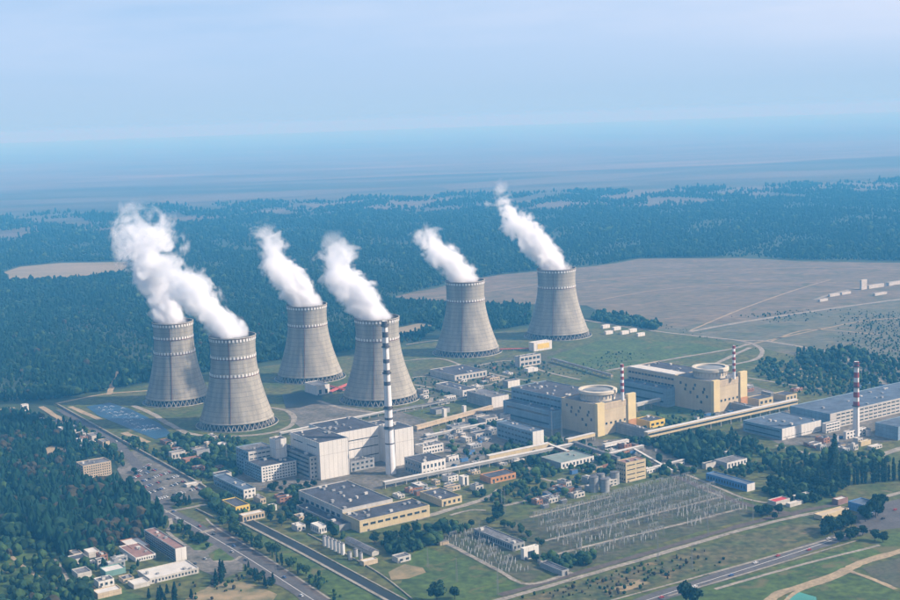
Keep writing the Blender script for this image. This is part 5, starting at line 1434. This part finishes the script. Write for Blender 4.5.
def wood(name, poly, spacing, size, label, mixw, seed, gaps=0.0, holes=(), thin=0.0, rust=0.0):
    W_ = np.array([(p.x, p.y) for p in (at(*q) for q in poly)])
    Hs = [[(p.x, p.y) for p in (at(*q) for q in h)] for h in holes]
    rg = np.random.default_rng(seed)
    (x0, y0), (x1, y1) = W_.min(0), W_.max(0)
    gx, gy = np.meshgrid(np.arange(x0, x1, spacing), np.arange(y0, y1, spacing))
    P = np.stack([gx.ravel(), gy.ravel()], 1); P += rg.uniform(-.48, .48, P.shape) * spacing
    def inside(P, poly):
        c = np.zeros(len(P), bool); j = len(poly) - 1
        for i in range(len(poly)):
            xi, yi = poly[i]; xj, yj = poly[j]
            if yi != yj:
                c ^= ((yi > P[:, 1]) != (yj > P[:, 1])) & (P[:, 0] < (xj - xi) * (P[:, 1] - yi) / (yj - yi) + xi)
            j = i
        return c
    k = inside(P, W_)
    for h in Hs: k &= ~inside(P, h)
    P = P[k]
    # patchiness from layered sines and chance
    f = (np.sin(P[:, 0] * .011 + 1.3 * np.sin(P[:, 1] * .007)) + np.sin(P[:, 1] * .009 + 2 * np.sin(P[:, 0] * .013 + seed))) * .25 + .5
    if gaps: 
        k = f + rg.uniform(-.25, .25, len(P)) > gaps
        P, f = P[k], f[k]
    if thin: 
        k = rg.uniform(size=len(P)) > thin
        P, f = P[k], f[k]
    k = free(P) if len(P) < 60000 else np.ones(len(P), bool)
    P, f = P[k], f[k]
    n = len(P)
    me = bpy.data.meshes.new(name); me.vertices.add(n)
    me.vertices.foreach_set('co', np.c_[P, np.zeros(n)].astype('f').ravel())
    a = me.attributes.new('shape', 'INT', 'POINT')
    sh = rg.choice(5, n, p=mixw)
    if rust:
        g = np.sin(P[:, 0] * .035 + seed) * np.sin(P[:, 1] * .023 + 2) + rg.normal(size=n) * .35
        sh = np.where((g > .62) & (rg.uniform(size=n) < rust), 4, sh)
    a.data.foreach_set('value', sh.astype('i'))
    a = me.attributes.new('turn', 'FLOAT_VECTOR', 'POINT')
    a.data.foreach_set('vector', np.c_[np.zeros((n, 2)), rg.uniform(0, 6.28, n)].astype('f').ravel())
    a = me.attributes.new('size', 'FLOAT_VECTOR', 'POINT')
    s = size * np.clip(rg.lognormal(-.06, .28, n), .45, 1.7) * (.75 + .5 * f)
    w = s * rg.uniform(.8, 1.45, n) * 1.08
    a.data.foreach_set('vector', np.c_[w, w, s].astype('f').ravel())
    o = link(name, me)
    md = o.modifiers.new('wood', 'NODES'); md.node_group = ng
    tag(o, label, 'trees', kind='stuff')
    print(name, n)
    return o
NEAR = [(-60, 418), (20, 416), (42, 420), (70, 432), (100, 455), (76, 463), (78, 482), (112, 484), (126, 490), (150, 505), (160, 515), (168, 530), (146, 532), (142, 545), (118, 545), (100, 552), (78, 555), (56, 556), (40, 540), (20, 530), (-60, 520)]
CLEAR = [(38, 452), (52, 446), (68, 450), (66, 456), (48, 459)]
wood('pine_forest', NEAR, 5.0, .88, 'dense dark pine forest filling the left foreground', [.44, .38, .12, .03, .03], 1, holes=[CLEAR], rust=.45)
sheet('clearing', CLEAR, .5, M['dirt'], rough=3, step=12)
FARL = [(-60, 405), (20, 402), (56, 400), (105, 391), (150, 382), (270, 362), (345, 352), (420, 342), (440, 330), (440, 304), (392, 298), (440, 286), (540, 270), (620, 260), (640, 214), (450, 213), (300, 216), (150, 230), (-60, 246)]
FLD = [(3, 272), (20, 266), (60, 262), (130, 261), (130, 273), (60, 281), (8, 283)]
TRK = [(383, 331), (420, 322), (437, 326), (420, 332), (395, 335)]
NEARF = [(-60, 405), (20, 402), (56, 400), (105, 391), (150, 382), (270, 362), (345, 352), (420, 342), (436, 330), (470, 335), (530, 325), (530, 306), (490, 308), (440, 304), (380, 300), (280, 300), (150, 305), (-60, 318)]
MIDF = [(-60, 318), (150, 305), (280, 300), (380, 300), (392, 297), (440, 286), (500, 274), (540, 270), (600, 265), (640, 258), (740, 257), (800, 260), (980, 262), (980, 235), (700, 238), (400, 246), (-60, 264)]
FARF = [(-80, 264), (400, 246), (700, 238), (980, 235), (980, 190), (905, 191), (800, 197), (700, 206), (600, 210), (450, 212), (300, 215), (150, 228), (-80, 245)]
wood('forest', NEARF, 6.6, .85, 'dark forest behind and left of the cooling towers', [.32, .30, .30, .07, .01], 2, holes=[TRK], gaps=.12)
wood('forest', MIDF, 10, 1.0, 'blue-hazed forest belt beyond the cooling towers', [.3, .3, .32, .08, 0], 3, holes=[FLD], gaps=.14)
wood('forest', FARF, 15, 1.2, 'far hazy forest belt under the pale farmland', [.3, .3, .32, .08, 0], 4, gaps=.13)
wood('forest', [(-80, 246), (150, 229), (450, 213), (700, 207), (800, 198), (980, 191), (980, 176), (700, 189), (450, 195), (150, 207), (-80, 224)], 19, 1.3, 'broken patches of hazy woodland among the far fields', [.3, .3, .32, .08, 0], 41, gaps=.56)
wood('tree_belt', [(598, 313), (620, 316), (663, 326), (655, 331), (620, 326), (590, 322)], 8, 1.0, 'dark tree belt along the far road right of the last tower', [.1, .1, .5, .3, 0], 5)
wood('scrub_bushes', [(650, 325), (905, 300), (905, 395), (845, 370), (740, 348)], 11, .26, 'scattered dark bushes on the scrubland at right', [0, 0, .6, .4, 0], 6, gaps=.60)
wood('scrub_bushes', [(795, 352), (850, 350), (905, 362), (905, 388), (865, 385), (830, 372), (800, 366)], 9, .7, 'thick bushes along the road at the right edge', [.1, .1, .5, .3, 0], 7, gaps=.35)
wood('bushes', [(-30, 520), (20, 530), (45, 545), (60, 560), (95, 585), (92, 612), (-30, 612)], 4.8, .8, 'leafy bushes in the bottom left corner', [.08, .08, .4, .41, .03], 9, gaps=.60)
wood('bushes', [(60, 556), (120, 548), (140, 565), (130, 580), (95, 590), (75, 580)], 5.5, .8, 'bushes between the cottages at lower left', [.15, .15, .4, .3, 0], 10, gaps=.3)
wood('bushes', [(150, 590), (215, 580), (250, 575), (300, 604), (140, 612)], 5, .42, 'low bushes and weeds on the rough ground by the main road', [0, 0, .3, .4, .3], 11, gaps=.42)
wood('bushes', [(45, 424), (70, 424), (130, 450), (125, 468), (105, 458), (75, 440)], 7, .6, 'bushes between the huts below the spray pond', [.15, .15, .4, .3, 0], 12, gaps=.35)
wood('bushes', [(430, 455), (480, 430), (530, 440), (470, 460)], 7, .7, 'bushes in the yard behind the galleries', [0, 0, .6, .4, 0], 13, gaps=.42)
wood('bushes', [(620, 440), (655, 450), (700, 470), (745, 480), (770, 470), (700, 445)], 6.5, .6, 'undergrowth among the trees by the white depot', [0, 0, .5, .5, 0], 14, gaps=.52)
wood('bushes', [(470, 495), (540, 480), (600, 478), (560, 500), (500, 508)], 7, .62, 'bushes above the main switchyard', [0, 0, .5, .5, 0], 15, gaps=.42)
wood('bushes', [(700, 600), (780, 575), (880, 548), (890, 556), (800, 585), (740, 604)], 6, .38, 'low bushes along the path at the lower right', [0, 0, .5, .5, 0], 16, gaps=.55)
wood('bushes', [(800, 600), (850, 580), (905, 592), (905, 612), (810, 612)], 6, .35, 'low bushes in the field at the bottom right corner', [0, 0, .6, .4, 0], 17, gaps=.6)
wood('bushes', [(170, 440), (235, 440), (260, 455), (240, 478), (200, 480), (165, 455)], 6, .75, 'bushes among the workshops below the nearest tower', [0, 0, .5, .5, 0], 18, gaps=.28)
wood('bushes', [(520, 560), (560, 560), (600, 556), (590, 566), (560, 574)], 6, .6, 'bushes at the near corner of the main switchyard', [0, 0, .6, .4, 0], 19, gaps=.4)
wood('bushes', [(410, 378), (470, 365), (540, 360), (560, 375), (500, 392), (430, 402)], 12, .35, 'small bushes on the grass below the right towers', [0, 0, .5, .5, 0], 20, gaps=.6)
wood('bushes', [(505, 600), (640, 566), (740, 538), (830, 518), (840, 526), (740, 560), (616, 598)], 7, .28, 'weeds on the rough strip below the perimeter road', [0, 0, .3, .4, .3], 21, gaps=.6)
wood('bushes', [(750, 445), (775, 448), (830, 460), (900, 450), (900, 470), (830, 480), (770, 475)], 6.5, .8, 'bushes between the right hall and the poplars', [0, 0, .5, .5, 0], 22, gaps=.55)

wood('bushes', [(282, 498), (300, 490), (345, 534), (352, 545), (322, 532), (296, 520)], 6, .8, 'bushes along the left side of the warehouse', [0, 0, .6, .4, 0], 23, gaps=.3)
wood('bushes', [(365, 548), (430, 528), (470, 520), (470, 530), (440, 545), (395, 560)], 6, .75, 'bushes in front of the warehouse', [.1, .1, .5, .3, 0], 24, gaps=.42)
wood('bushes', [(205, 500), (240, 503), (262, 510), (300, 524), (305, 535), (262, 528), (235, 524), (215, 515)], 6, .75, 'bushes round the yellow house and gatehouse', [0, 0, .6, .4, 0], 25, gaps=.36)
wood('bushes', [(165, 520), (190, 530), (215, 545), (180, 545)], 6, .6, 'bushes on the lawn by the administration slab', [0, 0, .6, .4, 0], 26, gaps=.4)
wood('bushes', [(222, 530), (235, 527), (320, 574), (335, 590), (318, 590)], 5, .6, 'hedge bushes between main road and canal', [.1, .1, .5, .3, 0], 27, gaps=.35)
wood('bushes', [(655, 446), (735, 428), (765, 448), (745, 470), (690, 466)], 6.5, .85, 'low dark trees in front of the white-roofed gallery', [.1, .1, .6, .2, 0], 28, gaps=.46)
wood('bushes', [(762, 494), (800, 478), (905, 470), (905, 482), (845, 496), (815, 505), (785, 503)], 6, .7, 'dark undergrowth of the poplar rows', [.1, .1, .6, .2, 0], 29, gaps=.46)
wood('bushes', [(420, 470), (480, 452), (560, 440), (600, 452), (560, 476), (480, 492), (430, 500)], 7.5, .75, 'small bushes between the galleries and houses', [0, 0, .6, .4, 0], 30, gaps=.50)
wood('bushes', [(640, 436), (690, 424), (735, 416), (700, 405), (650, 416)], 8, .42, 'bushes between the two reactors', [0, 0, .6, .4, 0], 31, gaps=.52)
wood('bushes', [(120, 440), (135, 450), (160, 460), (205, 486), (200, 478), (150, 448), (130, 438)], 6, .6, 'bushes along the inside of the perimeter wall', [0, 0, .6, .4, 0], 32, gaps=.4)
wood('bushes', [(560, 470), (640, 484), (700, 474), (660, 462), (600, 456)], 7, .75, 'bushes round the control house', [0, 0, .5, .5, 0], 33, gaps=.5)

wood('bushes', [(418, 434), (470, 420), (500, 428), (478, 438), (440, 448)], 7, .85, 'dark trees in the yard right of the white halls', [.05, .05, .6, .3, 0], 34, gaps=.45)
wood('bushes', [(275, 560), (345, 596), (330, 606), (262, 562)], 5, .55, 'bushes on the verge of the main road', [.1, .1, .5, .3, 0], 35, gaps=.5)
wood('bushes', [(545, 375), (610, 352), (720, 352), (620, 372), (580, 380)], 10, .2, 'weeds on the lawn behind the reactors', [0, 0, .5, .5, 0], 37, gaps=.66)
wood('bushes', [(760, 360), (840, 372), (900, 398), (800, 396), (755, 378)], 9, .5, 'bushes on the rough ground behind the right hall', [0, 0, .5, .5, 0], 38, gaps=.5)

# fine spray over the pond: rows of small white fountain jets
q = MB(); rg = random.Random(5)
SP = [at(92, 408), at(118, 405), at(166, 434), at(150, 436)]
for i in range(9):
    for j in range(4):
        if rg.random() < .2: continue
        P = quad_point(SP, .1 + .26 * j, .08 + .1 * i)
        for k in range(26):
            a = rg.uniform(0, 6.28); r = rg.uniform(0, 5); z = 3.2 * (1 - (r / 5) ** 2) + .8
            x, y = P.x + r * math.cos(a), P.y + r * math.sin(a); s = rg.uniform(.15, .4)
            q.tri((x - s, y, z), (x + s, y, z - .1), (x, y + s, z + s))
tag(q.build('fountain_spray', M['white_mark']), 'white spray of the fountain jets over the blue pond', 'spray', kind='stuff')
# ------------------------------------------------------------------ steam plumes
def plume(i, path, label, dens=.20, seed=0.0, cut=.5):
    """cloud of steam: path rows are (height above the rim, shift right, shift away, radius)"""
    c, H, rtop, ppm = TOWERS[i]
    zmax = path[-1][0]; zmin = path[0][0]
    root = bpy.data.meshes.new('steam_plume')
    # hull: puffed tube around the path
    mb = MB(); n = 28; rows = 22
    def pick(t):
        z = zmin + (zmax - zmin) * t
        for k in range(len(path) - 1):
            a, b = path[k], path[k + 1]
            if a[0] <= z <= b[0] + 1e-6:
                s = (z - a[0]) / (b[0] - a[0]); s = s * s * (3 - 2 * s) if False else s
                return [a[j] + (b[j] - a[j]) * s for j in range(4)]
        return list(path[-1])
    for r in range(rows + 1):
        t = r / rows
        z, x, y, rad = pick(t)
        ww = 1.45 if r > 2 else (.97, 1.08, 1.25)[r]
        for k in range(n):
            a = 2 * math.pi * k / n
            mb.v.append((x + rad * ww * math.cos(a), y + rad * ww * math.sin(a), z))
    for r in range(rows):
        for k in range(n):
            k2 = (k + 1) % n
            mb.f.append((r*n + k, r*n + k2, (r+1)*n + k2, (r+1)*n + k)); mb.m.append(0)
    mb.f.append(tuple(reversed(range(n)))); mb.m.append(0)
    mb.f.append(tuple(rows*n + k for k in range(n))); mb.m.append(0)
    mt = bpy.data.materials.new('steam')
    mt.use_nodes = True
    N, L = mt.node_tree.nodes, mt.node_tree.links
    N.clear()
    out = N.new('ShaderNodeOutputMaterial')
    vol = N.new('ShaderNodeVolumePrincipled')
    vol.inputs['Color'].default_value = (.97, .98, 1.0, 1)
    vol.inputs['Anisotropy'].default_value = 0.15
    tc = N.new('ShaderNodeTexCoord')
    sx = N.new('ShaderNodeSeparateXYZ'); L.new(tc.outputs['Object'], sx.inputs[0])
    tz = N.new('ShaderNodeMapRange'); tz.inputs[1].default_value = zmin; tz.inputs[2].default_value = zmax
    L.new(sx.outputs[2], tz.inputs[0])
    def curve(col, lo, hi):
        cr = N.new('ShaderNodeValToRGB'); e = cr.color_ramp.elements
        for k, row in enumerate(path):
            pos = (row[0] - zmin) / (zmax - zmin); val = (row[col] - lo) / (hi - lo)
            el = e[k] if k < 2 else e.new(pos)
            el.position = pos
            el.color = (val, val, val, 1)
        cr.color_ramp.interpolation = 'LINEAR'
        mr = N.new('ShaderNodeMapRange'); mr.inputs[3].default_value = lo; mr.inputs[4].default_value = hi
        L.new(tz.outputs[0], cr.inputs[0]); L.new(cr.outputs[0], mr.inputs[0])
        return mr.outputs[0]
    def math_(op, a, b=None, c=None):
        q = N.new('ShaderNodeMath'); q.operation = op
        for k, x in enumerate((a, b, c)):
            if x is None: continue
            if isinstance(x, (int, float)): q.inputs[k].default_value = x
            else: L.new(x, q.inputs[k])
        return q.outputs[0]
    cxn, cyn = curve(1, -400, 400), curve(2, -400, 400)
    rdn = curve(3, 0, 200)
    dx = math_('SUBTRACT', sx.outputs[0], cxn); dy = math_('SUBTRACT', sx.outputs[1], cyn)
    dist = math_('SQRT', math_('ADD', math_('MULTIPLY', dx, dx), math_('MULTIPLY', dy, dy)))
    rel = math_('DIVIDE', dist, rdn)
    mp = N.new('ShaderNodeMapping'); mp.inputs['Location'].default_value = (seed, seed * 1.7, seed * .6)
    L.new(tc.outputs['Object'], mp.inputs['Vector'])
    nz = N.new('ShaderNodeTexNoise'); nz.inputs['Scale'].default_value = .024; nz.inputs['Detail'].default_value = 4.5
    nz.inputs['Roughness'].default_value = .58; nz.inputs['Distortion'].default_value = .8
    L.new(mp.outputs['Vector'], nz.inputs['Vector'])
    n2 = N.new('ShaderNodeTexNoise'); n2.inputs['Scale'].default_value = .075; n2.inputs['Detail'].default_value = 3
    L.new(mp.outputs['Vector'], n2.inputs['Vector'])
    fine = math_('MULTIPLY', math_('SUBTRACT', n2.outputs['Fac'], .5), math_('ADD', math_('MULTIPLY', tz.outputs[0], 1.3), .7))
    # erosion grows with height above the rim
    amp = math_('ADD', math_('MULTIPLY', tz.outputs[0], 4.2), 1.7)
    nn = math_('MULTIPLY', math_('SUBTRACT', nz.outputs['Fac'], cut), amp)
    core = math_('SUBTRACT', 1.0, rel)
    tip = math_('MULTIPLY', math_('POWER', tz.outputs[0], 4.0), -1.1)
    val = math_('ADD', math_('ADD', core, tip), math_('ADD', nn, fine))
    sm = N.new('ShaderNodeMapRange'); sm.interpolation_type = 'SMOOTHSTEP'
    sm.inputs[1].default_value = 0.0; sm.inputs[2].default_value = .55
    L.new(val, sm.inputs[0])
    # keep inside the hull, and thin out upwards
    ed = N.new('ShaderNodeMapRange'); ed.inputs[1].default_value = 1.42; ed.inputs[2].default_value = 1.2; L.new(rel, ed.inputs[0])
    th = N.new('ShaderNodeMapRange'); th.inputs[1].default_value = 0; th.inputs[2].default_value = 1
    th.inputs[3].default_value = 1; th.inputs[4].default_value = .0
    L.new(math_('POWER', tz.outputs[0], 1.1), th.inputs[0])
    d = math_('MULTIPLY', math_('MULTIPLY', sm.outputs[0], ed.outputs[0]), math_('MULTIPLY', th.outputs[0], dens))
    L.new(d, vol.inputs['Density'])
    L.new(vol.outputs[0], out.inputs['Volume'])
    mt.cycles.volume_step_rate = .35
    o = mb.build('steam_plume', mt, None, c + Vector((0, 0, H)))
    return tag(o, label, 'steam', 'steam plumes rising from the cooling towers')
def ppath(i, rows):
    """rows: (pixels above the rim, pixels right, radius in pixels) -> metres at that tower's scale"""
    s = 1 / TOWERS[i][3]
    return [(u * s * (1.15 if u > 0 else 1), r * s * 1.12, 0, q * s * (1.0 if u > 0 else 1)) for u, r, q in rows]
plume(0, ppath(0, [(-1.5, 0, 18), (14, -6, 19), (34, -12, 21), (60, -16, 29), (80, -19, 32), (108, -24, 28)]), 'white steam plume from the leftmost cooling tower, widest and most ragged', seed=3)
plume(1, ppath(1, [(-1.5, 0, 21), (12, -12, 20), (26, -26, 22), (42, -36, 26), (62, -48, 26), (84, -58, 24)]), 'white steam plume drifting left from the nearest left cooling tower', seed=11)
plume(2, ppath(2, [(-1.5, 0, 18), (12, -9, 19), (28, -20, 19), (44, -27, 18), (60, -35, 17), (78, -40, 16)]), 'narrow white steam plume from the third cooling tower', seed=24)
plume(3, ppath(3, [(-1.5, 0, 20), (12, -12, 20), (26, -24, 22), (44, -32, 24), (60, -34, 24), (78, -38, 20)]), 'white steam plume from the tower behind the tall chimney', seed=31)
plume(4, ppath(4, [(-1.5, 0, 17.5), (10, -5, 18), (20, -17, 18), (32, -27, 19), (42, -32, 17), (54, -35, 12)]), 'short puffy steam plume from the tower second from the right', seed=47)
plume(5, ppath(5, [(-1.5, 0, 17.5), (12, -10, 17), (26, -22, 19), (44, -36, 19), (62, -47, 17), (82, -54, 14)]), 'white steam plume from the farthest right cooling tower, trailing left', seed=58)

# ------------------------------------------------------------------ haze
hz = bpy.data.materials.new('haze')
hz.use_nodes = True
N, L = hz.node_tree.nodes, hz.node_tree.links
N.clear()
o_ = N.new('ShaderNodeOutputMaterial'); pv = N.new('ShaderNodeVolumePrincipled')
pv.inputs['Color'].default_value = (.085, .43, .86, 1)
pv.inputs['Density'].default_value = 1 / 7600
pv.inputs['Absorption Color'].default_value = (.815, .40, 0, 1)
pv.inputs['Anisotropy'].default_value = 0.0
L.new(pv.outputs[0], o_.inputs['Volume'])
b = MB(); b.box(-S - 500, -21000, -1.5, S + 500, S + 500, 460)
tag(b.build('haze', hz), 'pale blue haze over the whole landscape', 'haze', kind='stuff')
